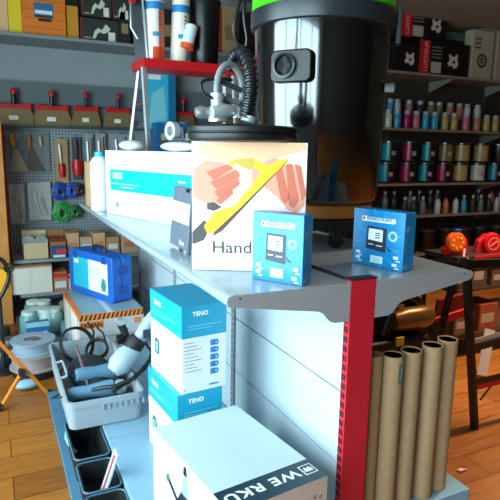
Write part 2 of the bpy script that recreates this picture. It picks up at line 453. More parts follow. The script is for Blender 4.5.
# long loose rod
a = A(76, 346, z=.40); b = A(90, 392, z=.25)
tag(MB().tube([a, (a+b)/2+Vector((.0, 0, .01)), b], .008, M('#7a5560', .4), 10).build('rod', smooth=True), 'thin dull red rod leaning inside the grey tub', 'rod')
# tools
def grinder(loc, rot, label, body, s=1.0, name='angle_grinder'):
    t = T(name, label, 'power tool', loc, rot=rot)
    mb = MB().lathe([(.001, -.16), (.024*s, -.155), (.028*s, -.12), (.026*s, -.05), (.03*s, 0), (.034*s, .05), (.033*s, .09), (.02*s, .1), (.001, .1)], body, rot=Euler((0, PI/2, 0)), n=20)
    mb.build('motor_housing', t, smooth=True)
    MB().lathe([(.001, -.03), (.026*s, -.03), (.03*s, -.01), (.026*s, .02), (.02*s, .03), (.001, .032)], silver, c=(.125, 0, 0), n=20).build('gear_head', t, smooth=True)
    MB().lathe([(.06*s, -.004), (.062*s, .0), (.06*s, .006), (.02, .012)], dgrey, c=(.125, 0, -.045)).build('guard', t, smooth=True)
    MB().cyl((.125, .03, 0), (.125, .14, .01), .014, blackm).build('side_handle', t, bevel=.003)
    MB().tube([(-.16, 0, 0), (-.2, .01, -.01), (-.24, .06, -.03), (-.2, .12, -.04)], .005, blackm).build('cable', t, smooth=True)
    return t
grinder(A(103, 372, z=.30), Euler((.3, .1, .15)), 'blue-grey power tool lying flat in the middle of the tub', bl, 1.5)
grinder(A(97, 390, z=.27), Euler((.0, -.05, -.1)), 'blue-grey power tool lying nearest the front wall of the tub', bl, 1.35)
# polisher with pale head, leaning up to the right
t = T('polisher', 'pale grey polisher with black collar leaning up out of the tub', 'power tool', A(131, 352, z=.42), rot=Euler((0, 0, 0)))
def P3(px, py, yy_): return A(px, py, y=yy_)-Vector(t.location)
yq = t.location.y
mb = MB(); mb.tube([P3(113, 372, yq-.05), P3(118, 366, yq-.04), P3(126, 357, yq-.02), P3(134, 349, yq)], .05, bl2, 14, radii=[.04, .066, .07, .05])
mb.build('head', t, smooth=True)
MB().tube([P3(131, 349, yq), P3(136, 342, yq), P3(139, 338, yq)], .046, blackm, 14, radii=[.055, .058, .048]).build('collar', t, smooth=True)
MB().tube([P3(135, 345, yq), P3(142, 334, yq+.01), P3(149, 322, yq+.02), P3(155, 314, yq+.02)], .034, M('#9db4c4', .3), 14, radii=[.036, .04, .04, .034]).build('handle', t, smooth=True)
MB().b2((-.02, -.045, 0), (.02, -.03, .05), dgrey).build('label_plate', t, loc=P3(145, 336, yq))
# tall trigger tool on the left
t = T('spray_gun', 'small silver and black spray gun upright at the back of the tub', 'tool', A(121, 340, z=.46)); yq = t.location.y
MB().tube([P3(116, 320, yq), P3(121, 322, yq), P3(127, 326, yq)], .022, silver, 12, radii=[.018, .026, .022]).build('nozzle', t, smooth=True)
MB().tube([P3(122, 324, yq), P3(125, 333, yq), P3(129, 345, yq)], .02, blackm, 12, radii=[.03, .022, .03]).build('grip', t, smooth=True)
MB().tube([P3(117, 340, yq), P3(125, 338, yq), P3(133, 341, yq)], .02, black, 10, radii=[.03, .035, .02]).build('cup', t, smooth=True)
# dark cable bundle in the front
pts = [A(85, 392, z=.27), A(100, 388, z=.30), A(115, 386, z=.31), A(130, 380, z=.33), A(140, 372, z=.37), A(150, 360, z=.42)]
tag(MB().tube(pts, .011, black, 8).build('power_cable', smooth=True), 'black power cable snaking across the front of the tub', 'cable')
pts = [A(143, 340, z=.45), A(152, 352, z=.42), A(146, 368, z=.37), A(132, 380, z=.32), A(112, 392, z=.28)]
tag(MB().tube(pts, .008, blackm, 8).build('power_cable', smooth=True), 'black cable hanging from the polisher handle into the tub', 'cable')
t = T('rag_pile', '', ''); bpy.data.objects.remove(t)
mb = MB().sph((0, 0, 0), .1, M('#1b252c', .9, 0, .3, 30), (1.3, 2.6, .7)); 
tag(mb.build('tool_bag', loc=(.47, 3.22, .25), smooth=True), 'dark cloth bag under the tools in the tub', 'bag')
tag(MB().b2((-.09, -.12, 0), (.09, .12, .05), M('#30424e', .6)).build('tool_case', loc=(.42, 2.95, .182), bevel=.012), 'dark flat case on the tub floor under the tools', 'case')

# black stacking bins under the tub
def bin_(loc, w, d, h, rz, label):
    t = T('storage_bin', label, 'bin', loc, rz)
    open_bin(w, d, h, .03, blackm, .005, .01, .008).build('bin_body', t, smooth=True)
    rim = MB(); ring = [(x, y, h) for x, y in rr(w, d, .03)]; rim.tube(ring, .004, M('#47687e', .4), 6, closed=True); rim.build('bin_rim', t, smooth=True)
bin_((.348, 2.62, .03), .165, .40, .125, 0, 'black storage bin with blue-grey rim, tucked under the grey tub')
bin_((.350, 2.285, .03), .165, .245, .115, 0, 'black storage bin with blue-grey rim, middle of the row in front of the tub')
bin_((.352, 2.00, .03), .165, .30, .11, 0, 'black storage bin with blue-grey rim, nearest on the floor board')
# sanding sheet pack leaning
t = T('sanding_strips', 'pale pack with a red stripe leaning out of the near black bin', 'pack', A(101, 498, z=.06)+Vector((0, 0, 0)), rot=Euler((.15, .28, .1)))
MB().b2((-.002, -.03, 0), (.006, .03, .24), M('#a9c0c4', .4)).build('card', t, bevel=.002)
MB().b2((-.004, -.008, .02), (-.002, .008, .22), M('#c23848', .4)).build('red_stripe', t)
# small teal strap bits
tag(MB().tube([A(67, 428, z=.12), A(66, 438, z=.09), A(70, 446, z=.06), A(76, 452, z=.05)], .008, M('#8ac0cc', .4), 8).build('strap', smooth=True), 'pale teal strap dangling below the tub corner', 'strap')

# ------------------------------------------------------------------ hazard carton and blue case
w, d, h = .46, .69, .28
t = T('carton', 'orange edged carton with hazard stripes standing under the blue case', 'box', (.70, 4.10, .17), 0.03)
MB().b2((-w/2, -d/2, 0), (w/2, d/2, h), M('#b9b4b4', .6, 0, .05, 10)).build('carton_body', t, bevel=.003)
F = faces(w, d, h); pr = MB()
rect_print(pr, 0, h-.045, w, h-.001, F['front'], orange)
dkm = M('#1d1a18', .5)
for k in range(15):
    u = .005+k*.031; poly_print(pr, [(u, h-.044), (u+.013, h-.044), (u+.028, h-.002), (u+.015, h-.002)], F['front'], dkm, .001)
rect_print(pr, .005, h-.105, .17, h-.052, F['front'], orange)
rect_print(pr, 0, 0, d, h, F['left'], M('#dcdad6', .6), .0004)
for u in (.02, .3, d-.06): rect_print(pr, u, 0, u+.03, h, F['left'], orange, .0009)
rect_print(pr, 0, h-.03, d, h, F['left'], orange, .001)
rect_print(pr, 0, 0, w, d, F['top'], M('#7fa3b4', .5), .0004)
for v in (0, .2, .4, .6): rect_print(pr, 0, v, w, v+.02, F['top'], M('#cf9460', .5), .0008)
rect_print(pr, 0, 0, .03, d, F['top'], orange, .0009); rect_print(pr, .2, 0, .24, d, F['top'], M('#c8d4d8', .5), .001)
for k in range(2): rect_print(pr, .0, .05+k*.05, w, .065+k*.05, F['front'], M('#a09488', .6), .0008)
rect_print(pr, w-.07, h-.1, w-.02, h-.06, F['front'], orange, .001)
pr.build('printed_marks', t)
text('ERMAN', .045, dkm, t, (-w/2+.012, -d/2-.0015, h-.095), FRONT, bold=.001)

a = Vector((.518, 4.492, .45)); b = Vector((.753, 3.929, .45))
cr = math.atan2(b.y-a.y, b.x-a.x)      # long direction of the case (left end to near end)
L = (b-a).length
t = T('tool_case', 'blue plastic tool case with white label standing on the hazard striped carton', 'case', (a+b)/2, cr)
bm_ = M('#1560b8', .38); bd = M('#0f4a98', .4)
def caseshell(y0, y1, mat):
    mb = MB(); pts = rr(L, .355, .035)
    n = [(x, z+.1775) for x, z in pts]
    mb.prism(n, (0, y0, 0), (1, 0, 0), (0, 0, 1), (0, y1-y0, 0), mat); return mb
caseshell(0, .088, bm_).build('front_shell', t, bevel=.014, seg=3)
caseshell(.092, .18, bm_).build('rear_shell', t, bevel=.014, seg=3)
MB().prism([(x*.985, z*.98+.1775) for x, z in rr(L, .355, .035)], (0, .08, 0), (1, 0, 0), (0, 0, 1), (0, .02, 0), bd).build('seam', t)
F = ((-L/2, 0, 0), (1, 0, 0), (0, 0, 1), (0, -1, 0)); pr = MB()
rect_print(pr, .07, .06, .55, .30, F, M('#e8efee', .4), .001)
rect_print(pr, .07, .06, .29, .30, F, M('#1fb6cc', .4), .0016)
rect_print(pr, .09, .25, .15, .28, F, white, .002)
for k in range(6): rect_print(pr, .32, .25-k*.018, .45, .254-k*.018, F, M('#9aa4a8', .4), .002)
poly_print(pr, [(.47, .08), (.52, .08), (.53, .13), (.51, .18), (.48, .18), (.46, .12)], F, M('#3a8a90', .4), .002)
pr.build('case_label', t)
MB().tube([(-.08, .09, .352), (-.075, .09, .385), (-.05, .09, .392), (.05, .09, .392), (.075, .09, .385), (.08, .09, .352)], .012, M('#12233c', .5), 8).build('carry_handle', t, smooth=True)
for x in (-.2, .2): MB().b2((x-.03, -.004, .29), (x+.03, .004, .345), bd).build('latch', t, bevel=.003)
for z in (.1, .25): MB().b2((L/2-.003, .05, z-.03), (L/2+.006, .13, z+.03), bd).build('hinge', t, bevel=.003)

# ------------------------------------------------------------------ top of gondola, left side
hb = Vector((.662, 1.893, 1.151)); w, d, h = .42, .17, .477
HR = math.radians(-27); HU = Vector((math.cos(HR), math.sin(HR), 0)); HN = Vector((-math.sin(HR), math.cos(HR), 0))
t = T('carton', 'tall white carton printed with a hand using a yellow sanding board', 'box', hb+HU*w/2+HN*d/2, HR)
wh = M('#f2efef', .35)
MB().b2((-w/2, -d/2, 0), (w/2, d/2, h), wh).build('carton_body', t, bevel=.002)
F = faces(w, d, h)['front']
def pv(px, py): # position on the front face
    dr = A(px, py, z=0)-CAM if py > 200 else (A(px, py, y=1.0)-CAM)
    k = (hb-CAM).dot(HN)/dr.dot(HN); q = CAM+dr*k-hb; return (q.dot(HU), q.z)
pr = MB()
def pp(pts, mat, e): poly_print(pr, [(min(max(u, .001), w-.001), min(max(v, .001), h-.001)) for u, v in (pv(*q) for q in pts)], F, mat, e)
skin = M('#e39a80', .5); skin2 = M('#cf6a52', .5); pale = M('#f0d2c2', .5); yel = M('#f2d21c', .4); gy = M('#4a4444', .5); pink = M('#ecccd4', .5)
pp([(192, 143), (308, 141), (308, 200), (298, 215), (262, 212), (235, 210), (192, 218)], M('#f3dccb', .5), .0004)
pp([(194, 143), (240, 142), (285, 141), (306, 141), (307, 150), (270, 160), (235, 165), (205, 158)], M('#f0b890', .5), .0006)
pp([(193, 170), (205, 160), (222, 162), (240, 172), (238, 186), (225, 199), (214, 206), (205, 203), (192, 196)], skin, .0009)
for q in ([(206, 172), (228, 164), (233, 168), (214, 180)], [(210, 182), (236, 170), (240, 176), (217, 190)], [(214, 192), (238, 178), (240, 184), (220, 199)], [(216, 200), (232, 189), (234, 194), (220, 205)]):
    pp(q, skin2, .0013)
pp([(192, 232), (204, 220), (211, 226), (204, 240), (194, 244), (192, 243)], gy, .0010)
pp([(207, 203), (214, 202), (222, 207), (214, 211), (207, 209)], gy, .0013)
pp([(252, 168), (268, 160), (276, 158), (285, 165), (298, 165), (306, 190), (304, 206), (296, 213), (288, 210), (276, 196), (262, 186), (252, 188)], skin, .0009)
for q in ([(286, 164), (292, 164), (299, 200), (294, 208), (289, 206)], [(295, 164), (301, 166), (306, 195), (302, 202)], [(274, 166), (281, 165), (290, 198), (286, 204), (281, 200)]):
    pp(q, skin2, .0013)
pp([(214, 231), (222, 222), (255, 188), (284, 160), (288, 161), (262, 188), (236, 216), (222, 231), (213, 236)], M('#5c4038', .5), .0012)
pp([(204, 226), (214, 212), (236, 205), (246, 190), (262, 172), (254, 168), (252, 164), (236, 163), (232, 167), (228, 163), (240, 159), (256, 160), (268, 166), (285, 158), (288, 160), (240, 208), (212, 234), (207, 233)], yel, .0016)
pp([(232, 160), (252, 158), (256, 163), (250, 170), (240, 166)], M('#c9a83a', .4), .0020)
pp([(222, 205), (246, 181), (252, 186), (228, 208)], white, .0021)
pp([(214, 232), (238, 214), (262, 190), (290, 205), (290, 216), (262, 212), (240, 222)], pink, .0008)
# lower logo arc
ring = [pv(222+9*math.cos(PI*k/8)*1.0, 264-4*math.sin(PI*k/8)) for k in range(9)]+[pv(222+7*math.cos(PI*k/8), 264-2.6*math.sin(PI*k/8)) for k in range(8, -1, -1)]
poly_print(pr, ring, F, M('#e2c14a', .4), .0012)
pr.build('printed_picture', t)
u, v = pv(211.5, 252.5)
text('Handy', .064, M('#3a3436', .5), t, (-w/2+u, -d/2-.0012, v), FRONT, sx=1.1)
text('Handy', .03, M('#c9ccd4', .5), t, (-w/2+u, -d/2-.0012, .03), FRONT)

# drywall sander on it
dz = 1.151+h
t = T('drywall_sander', 'round black headed drywall sander with corrugated hose lying on the tall white carton', 'power tool', (.866, 1.90, dz+.001))
MB().lathe([(.18, 0), (.2, .003), (.205, .01), (.205, .026), (.2, .03), (.2, .032), (.208, .035), (.208, .05), (.2, .056), (.06, .066), (.001, .07)], M('#101012', .45), n=48).build('sanding_head', t, smooth=True)
o_ = Vector(t.location)
def S(px, py, yy_): return A(px, py, y=yy_-.075)-o_
MB().lathe([(.033, .07), (.033, .09), (.024, .095), (.024, .15), (.027, .155), (.027, .17), (.001, .172)], silver, c=(-.11, -.02, 0), n=20).build('motor', t, smooth=True)
MB().tube([S(196, 112, 1.97), S(200, 112, 1.97), S(206, 113, 1.97), S(214, 113, 1.97)], .03, M('#a4a9ae', .3, .7), 16, radii=[.016, .024, .022, .024]).build('gear_housing', t, smooth=True)
MB().tube([S(212, 112, 1.93), S(222, 111, 1.93), S(233, 111, 1.94)], .03, M('#c4c8cc', .3, .5), 16, radii=[.022, .028, .022]).build('housing_cap', t, smooth=True)
MB().tube([S(236, 108, 1.95), S(236, 118, 1.95)], .03, silver, 16, radii=[.03, .026]).build('swivel', t, smooth=True)
c = S(230, 90, 1.97); rg = [(c.x+.06*math.cos(a)*1, c.y+.02*math.cos(a), c.z+.09*math.sin(a)) for a in [2*PI*k/28 for k in range(28)]]
MB().tube(rg, .013, M('#7e8388', .4), 10, closed=True).build('handle_ring', t, smooth=True)
MB().bar(c+Vector((-.04, 0, .03)), c+Vector((.045, 0, .0)), .014, .02, dgrey).build('handle_brace', t, bevel=.003)
MB().bar(c+Vector((-.035, 0, -.03)), c+Vector((.04, 0, -.045)), .012, .02, grey).build('handle_brace', t, bevel=.003)
# corrugated hose
def cat(ctrl, n=10):
    ctrl = [Vector(p) for p in ctrl]; out_ = []
    P_ = [ctrl[0]]+ctrl+[ctrl[-1]]
    for i in range(1, len(P_)-2):
        for k in range(n):
            t_ = k/n; a, b, c_, d_ = P_[i-1:i+3]
            out_.append(.5*((2*b)+(c_-a)*t_+(2*a-5*b+4*c_-d_)*t_*t_+(3*b-a-3*c_+d_)*t_**3))
    out_.append(ctrl[-1]); return out_
hp = cat([S(246, 117, 1.90), S(249, 104, 1.89), S(251, 88, 1.89), S(250, 70, 1.9), S(245, 56, 1.93), S(239, 52, 1.97), S(233, 58, 2.0), S(230, 70, 2.02)], 12)
MB().tube(hp, .02, M('#17191c', .3), 12, radii=[(.027 if (i//2) % 2 == 0 else .021)*(1 if i < 60 else .8) for i in range(len(hp))]).build('corrugated_hose', t, smooth=True)
MB().tube([S(250, 117, 1.90), S(248, 123, 1.90)], .03, silver, 14).build('hose_collar', t, smooth=True)
MB().tube(cat([S(232, 80, 2.0), S(220, 79, 1.98), S(206, 80, 1.96), S(201, 85, 1.95), S(206, 95, 1.95), S(222, 101, 1.94), S(230, 104, 1.94)]), .006, blackm, 8).build('cable', t, smooth=True)
# cable loops hanging over
tag(MB().tube(cat([A(243, -12, y=2.02), A(238, 8, y=2.02), A(234, 28, y=2.03), A(238, 44, y=2.04), A(243, 52, y=2.04), A(247, 40, y=2.03), A(244, 15, y=2.02), A(246, -10, y=2.02)]), .007, black, 8).build('power_cable', smooth=True), 'black cable loop hanging beside the top of the black vacuum', 'cable')

# small blue carton (left)
def gauge_box(BL, BR, depth, h, label, dark):
    d_ = (BR-BL); w_ = d_.length; rz = math.atan2(d_.y, d_.x); n_ = Vector((-d_.y, d_.x, 0)).normalized()
    t = T('carton', label, 'box', (BL+BR)/2+n_*depth/2, rz)
    bc = M('#0a80bc', .28, 0, .06, 30)
    MB().b2((-w_/2, -depth/2, 0), (w_/2, depth/2, h), bc).build('carton_body', t, bevel=.002)
    F = faces(w_, depth, h)['front']; pr = MB()
    dk = M('#24303e', .4)
    # device picture
    poly_print(pr, [(.27*w_, .31*h), (.67*w_, .28*h), (.67*w_, .70*h), (.29*w_, .71*h)], F, dk)
    poly_print(pr, [(.315*w_, .47*h), (.60*w_, .455*h), (.60*w_, .665*h), (.325*w_, .67*h)], F, M('#e6eef0', .4), .001)
    for k in range(3): rect_print(pr, .46*w_, (.51+.04*k)*h, .55*w_, (.528+.04*k)*h, F, dk, .0014)
    rect_print(pr, .32*w_, .385*h, .42*w_, .40*h, F, white, .001); rect_print(pr, .48*w_, .375*h, .6*w_, .39*h, F, white, .001)
    pr.build('device_picture', t)
    p2 = MB(); lt = M('#d4ecf4', .4)
    ring_print(p2, .79*w_, .58*h, .0, .085*w_, F, M('#9cd2e8', .4)); ring_print(p2, .79*w_, .58*h, .0, .05*w_, F, M('#3c86a8', .4), .001)
    poly_print(p2, [(.69*w_, .40*h), (.72*w_, .36*h), (.78*w_, .33*h), (.77*w_, .31*h), (.71*w_, .33*h), (.68*w_, .38*h)], F, dk)
    rect_print(p2, .38*w_, .07*h, .62*w_, .2*h, F, lt)
    for k in range(3): rect_print(p2, .42*w_, (.09+.035*k)*h, .58*w_, (.1+.035*k)*h, F, M('#7fb6cc', .4), .001)
    for uu, vv in ((.08, .2), (.82, .2), (.08, .1), (.8, .07)): 
        rect_print(p2, uu*w_, vv*h, (uu+.09)*w_, (vv+.05)*h, F, lt)
        rect_print(p2, (uu+.05)*w_, (vv-.04)*h, (uu+.13)*w_, (vv-.02)*h, F, lt)
    # starburst rays
    ry = M('#1f92c8', .3)
    for k in range(12):
        a = 2*PI*k/12+.1; c0 = (.5*w_, .5*h); r1 = .44*w_
        poly_print(p2, [(c0[0]+.2*w_*math.cos(a), c0[1]+.26*w_*math.sin(a)), (c0[0]+r1*math.cos(a+.05), c0[1]+r1*1.1*math.sin(a+.05)), (c0[0]+r1*math.cos(a+.14), c0[1]+r1*1.1*math.sin(a+.14))], F, ry, .0002)
    p2.build('printed_marks', t)
    p3 = MB(); pt = rr(.66*w_, .085*h, .035*h); poly_print(p3, [(x+.5*w_, z+.835*h) for x, z in pt], F, white)
    ring_print(p3, .215*w_, .84*h, 0, .025*w_, F, redp, .001); p3.build('logo_strip', t)
    text('elaboten', .030*h/.24, M('#2a6f94', .4), t, (-w_/2+.27*w_, -depth/2-.0014, .818*h), FRONT, sx=1.0*w_/.2, bold=.0004)
    Fr = faces(w_, depth, h)['right']; p4 = MB()
    rect_print(p4, .012, .66*h, .03, .78*h, Fr, M('#6e90a4', .4)); rect_print(p4, .012, .3*h, .018, .6*h, Fr, M('#5c8298', .4)); rect_print(p4, .01, .04*h, .03, .12*h, Fr, M('#6e90a4', .4))
    p4.build('side_print', t)
    return t
gauge_box(Vector((.814, 1.686, 1.151)), Vector((.918, 1.514, 1.151)), .065, .24, 'small blue device carton standing in front of the tall white carton', 0)
gauge_box(Vector((1.323, 1.795, 1.151)), Vector((1.385, 1.559, 1.151)), .07, .226, 'small blue device carton standing right of the red post on the shelf', 1)

# dark grey plate with label
t = T('device_cover', 'flat dark grey device with a white label standing beside the tall white carton', 'device', (.737, 2.30, 1.151), rot=Euler((0, math.radians(5), 0)))
dg = M('#5b6472', .45)
mb = MB().prism([(.13, .012), (.13, .28), (.10, .285), (-.10, .285), (-.12, .275), (-.128, .0), (-.10, .0), (-.10, .012), (-.02, .012), (-.02, 0), (.0, 0), (.0, .012)], (0, 0, 0), (0, 1, 0), (0, 0, 1), (.02, 0, 0), dg)
mb.build('plate', t, bevel=.003)
pr = MB().b2((-.0012, -.115, .125), (-.0002, .128, .215), white); pr.build('white_label', t)
text('Giant', .03, white, t, (-.0014, -.01, .03), LEFT)
MB().b2((-.004, -.1, .265), (.0, -.06, .28), black).build('clip', t)

# long white carton with teal band
a = Vector((.712, 3.827, 0)); b = Vector((1.055, 2.73, 0)); dd = b-a; Lw = dd.length; rz = math.atan2(dd.y, dd.x)
nrm = Vector((-dd.y, dd.x, 0)).normalized()
t = T('carton', 'long overexposed white carton with a teal band lying across the shelf', 'box', (a+b)/2+nrm*.11+Vector((0, 0, 1.151)), rz)
MB().b2((-Lw/2, -.11, 0), (Lw/2, .11, .43), M('#f0f3f4', .4)).build('carton_body', t, bevel=.002)
F = faces(Lw, .22, .40)['front']; pr = MB()
rect_print(pr, .06, .165, Lw, .305, F, M('#14b4c4', .35))
rect_print(pr, .10, .245, .22, .285, F, white, .001)
for k in range(2): rect_print(pr, .08+.12*k, .21-.02*k, .42-.05*k, .214-.02*k, F, white, .001)
rect_print(pr, .86, .255, .93, .265, F, white, .001)
ring_print(pr, .15, .07, 0, .018, F, M('#2a9aac', .4)); pr.build('teal_print', t)
text('TENO', .04, M('#14a0b0', .4), t, (-Lw/2+.11, -.1124, .252), FRONT)
cz = 1.153+.43
def lbag(s_, sz, label, mat):
    c = a+dd*s_+nrm*.1
    mb = MB().sph((0, 0, 0), .5, mat, (sz[0], sz[1], sz[2]), 20)
    o = mb.build('plastic_bag', loc=(c.x, c.y, cz+sz[2]*.5), rz=rz, smooth=True); tag(o, label, 'bag')
lbag(.16, (.2, .16, .07), 'crumpled clear plastic bag at the far end on the long white carton', M('#dfe6ea', .3, bump=.8, scale=25))
lbag(.64, (.34, .16, .06), 'flat white pouch lying on the long white carton', M('#eef0f2', .3, bump=.8, scale=25))
# clamp tool on top
c = a+dd*.62+nrm*.10
t = T('tape_dispenser', 'grey handheld tape dispenser lying on the white pouch on the long carton', 'tool', (c.x, c.y, cz+.062), rz)
MB().lathe([(.03, -.02), (.055, -.02), (.055, .02), (.03, .02), (.03, -.02)], M('#b9bcc0', .4), rot=Euler((PI/2, 0, 0)), c=(-.05, 0, .06)).build('tape_roll', t, smooth=True)
MB().b2((-.02, -.025, .0), (.12, .025, .02), dgrey).b2((.08, -.03, .01), (.1, .03, .07), dgrey).b2((.12, -.03, .0), (.15, .03, .045), M('#8a8e92', .3, .6)).build('frame', t, bevel=.004)
# white canister and brown cartons at far left end
t = T('canister', 'white canister with cyan cap at the far left end of the shelf', 'canister', (.705, 4.0, 1.151))
MB().lathe([(.066, 0), (.07, .01), (.07, .34), (.05, .375), (.03, .39), (.001, .39)], M('#eff2f4', .35)).build('canister_body', t, smooth=True)
MB().lathe([(.036, .375), (.036, .415), (.03, .42), (.001, .42)], M('#38b4dc', .35)).build('cap', t, smooth=True)
tag(MB().b2((-.05, -.09, 0), (.05, .09, .34), M('#d6a878', .7, 0, .06, 12)).build('carton', loc=(.71, 4.33, 1.151), bevel=.002), 'narrow brown carton standing behind the white canister', 'box')
t = T('carton', 'short brown carton at the shelf end beside the white canister', 'box', (.83, 4.47, 1.151)); MB().b2((-.06, -.05, 0), (.06, .05, .22), kraft).build('carton_body', t, bevel=.002); MB().b2((-.05, -.052, .05), (.05, -.05, .12), offw).build('paper_label', t)

# ------------------------------------------------------------------ step ladder on the gondola
YL = 3.98
t = T('step_ladder', 'folding aluminium step ladder with red top tray standing on the shelving', 'ladder', (1.2, YL, 1.151)); o_ = Vector(t.location)
def LP(px, py, yy_=YL): return A(px, py, y=yy_)-o_
zt = A(133, 60, y=YL).z
xl = A(138, 60, y=YL).x; xr = A(233, 66, y=YL).x
mb = MB().b2((xl-o_.x, -.14, zt-o_.z-.062), (xr-o_.x, .16, zt-o_.z-.03), redp)
mb.b2((xl-o_.x, -.15, zt-o_.z-.062), (xr-o_.x, -.14, zt-o_.z+.0), redp).b2((xl-o_.x, .16, zt-o_.z-.062), (xr-o_.x, .17, zt-o_.z), redp)
mb.b2((xl-o_.x-.01, -.15, zt-o_.z-.062), (xl-o_.x, .17, zt-o_.z), redp).b2((xr-o_.x, -.15, zt-o_.z-.062), (xr-o_.x+.01, .17, zt-o_.z), redp)
mb.build('tool_tray', t, bevel=.006)
zbm = .0
xb = xl-o_.x; xe = xr-o_.x
alu = M('#c8ccd0', .35, .4)
MB().bar((xb+.005, -.13, zt-o_.z-.06), (xb+.035, -.2, 0), .032, .02, alu).build('rail', t)
MB().bar((xb+.03, .1, zt-o_.z-.06), (xb-.085, .22, 0), .022, .02, alu).build('rail', t)
MB().bar((xe-.05, -.13, zt-o_.z-.07), (xe-.02, -.2, 0), .032, .02, alu).build('rail', t)
MB().bar((xe-.03, .1, zt-o_.z-.07), (xe+.02, .22, 0), .022, .02, alu).build('rail', t)
MB().b2((xb+.07, -.24, .28), (xe-.04, -.14, .31), M('#8a8e92', .4, .3)).build('step', t, bevel=.003)
MB().bar((xb+.01, -.15, zt-o_.z-.3), (xb+.02, .15, zt-o_.z-.3), .012, .006, redp).build('spreader', t)
# upper side panel with silver edge
MB().bar((xb+.035, .0, zt-o_.z), (xb-.005, .02, zt-o_.z+.62), .05, .10, M('#20262e', .35)).build('side_panel', t, bevel=.004)
MB().bar((xb+.052, -.06, zt-o_.z), (xb+.015, -.045, zt-o_.z+.62), .014, .014, steel).build('panel_edge', t)
MB().tube([(xb-.02, -.08, zt-o_.z+.55), (xb-.06, -.08, zt-o_.z+.5), (xb-.065, -.08, zt-o_.z+.2), (xb-.02, -.08, zt-o_.z+.13)], .008, steel).build('hoop', t, smooth=True)
MB().b2((xb-.07, -.1, zt-o_.z+.36), (xb-.03, -.04, zt-o_.z+.50), redp).build('lock', t, bevel=.006)
# rolls on the tray
ztop = zt-.029
def roll(px0, px1, lab, colr, orr, rz=0.0, tilt=0.0, yy_=YL-.02):
    c = A((px0+px1)/2, 56, y=yy_); r = .5*abs(A(px1, 56, y=yy_).x-A(px0, 56, y=yy_).x)*.93
    t = T('film_roll', lab, 'roll', (c.x, yy_, ztop), rot=Euler((0, tilt, 0)))
    MB().lathe([(r*.97, 0), (r, .01), (r, .56), (r*.97, .57), (.001, .57)], colr).build('roll_body', t, smooth=True)
    MB().lathe([(r*1.01, .37), (r*1.01, .42)], M('#1f7fc0', .4), n=32).build('blue_band', t, smooth=True)
    if orr:
        MB().lathe([(r*1.012, .02), (r*1.012, .12)], M('#e0481c', .4), n=14, a0=-PI/2-.5, a1=PI/2).build('orange_patch', t, smooth=True)
        MB().lathe([(r*1.012, .43), (r*1.012, .56)], M('#e0481c', .4), n=14, a0=-PI/2-.5, a1=PI/2).build('orange_patch', t, smooth=True)
        MB().lathe([(r*1.012, .12), (r*1.012, .37)], M('#e06a3c', .4), n=14, a0=-PI/2+.15, a1=PI/2).build('orange_stripe', t, smooth=True)
    pr = MB()
    MB().lathe([(r*1.014, .19), (r*1.014, .22)], M('#4a90b8', .4), n=8, a0=-PI/2-.5, a1=-PI/2+.5).build('printed_text', t, smooth=True)
    for k in range(4): 
        mb = MB().lathe([(r*1.014, .26+k*.025), (r*1.014, .274+k*.025)], M('#5c6470', .5), n=4, a0=-PI/2+.15, a1=-PI/2+.45)
        if k == 0: pm = mb
        else: pm.v += []; n0 = len(pm.v); pm.v += mb.v; pm.f += [[i+n0 for i in f] for f in mb.f]; pm.m += mb.m
    pm.build('printed_letters', t)
    return t
roll(145, 165, 'white and orange roll with blue band standing on the red ladder tray', M('#e6dcd4', .4), True)
roll(169.5, 187.5, 'cream roll with blue band leaning on the red ladder tray', M('#e6ddcc', .4), False, tilt=.05)
t = T('cartridge_tube', 'short white tube with orange end lying on the red ladder tray', 'tube', A(187, 47, y=YL-.1), rot=Euler((0, .25, 0)))
MB().lathe([(.03, 0), (.042, .0), (.044, .02), (.044, .15), (.03, .16), (.001, .16)], M('#cfd6dc', .4), c=(0, 0, 0)).build('tube_body', t, smooth=True)
MB().lathe([(.024, -.012), (.05, -.012), (.05, .02), (.04, .02)], M('#e0502c', .4)).build('orange_end', t, smooth=True)
c = A(204, 50, y=YL+.03)
t = T('bucket', 'tall black bucket standing on the right of the red ladder tray', 'bucket', (c.x, YL+.03, ztop))
MB().lathe([(.10, 0), (.105, .01), (.12, .46), (.126, .46), (.126, .49), (.118, .49), (.1, .02), (.001, .015)], black, n=32).build('bucket_body', t, smooth=True)

# ------------------------------------------------------------------ wet vacuum
VC = Vector((1.462, 2.31, 1.151))
t = T('drum_vacuum', 'large glossy black drum vacuum with lime green lid standing on the shelving', 'vacuum cleaner', VC)
gb = M('#050607', .13, 0, coat=.55); gb.node_tree.nodes['Principled BSDF'].inputs['Specular IOR Level'].default_value = 1.0; gb.node_tree.nodes['Principled BSDF'].inputs['Coat IOR'].default_value = 1.6
MB().lathe([(.20, .21), (.285, .215), (.297, .235), (.322, 1.03), (.322, 1.04)], gb, n=64).build('drum', t, smooth=True)
MB().lathe([(.323, 1.0), (.336, 1.005), (.34, 1.02), (.34, 1.075), (.33, 1.08), (.31, 1.08)], M('#23282e', .35), n=64).build('rim', t, smooth=True)
MB().lathe([(.32, 1.075), (.335, 1.09), (.334, 1.14), (.30, 1.2), (.2, 1.24), (.001, 1.25)], M('#46c414', .35), n=64).build('lid', t, smooth=True)
MB().lathe([(.255, .14), (.27, .145), (.275, .16), (.275, .2), (.26, .21), (.2, .211)], M('#a8662a', .4), n=48).build('base_ring', t, smooth=True)
MB().lathe([(.27, .09), (.29, .095), (.29, .132), (.27, .14), (.1, .14)], M('#15171a', .4), n=48).build('trolley_ring', t, smooth=True)
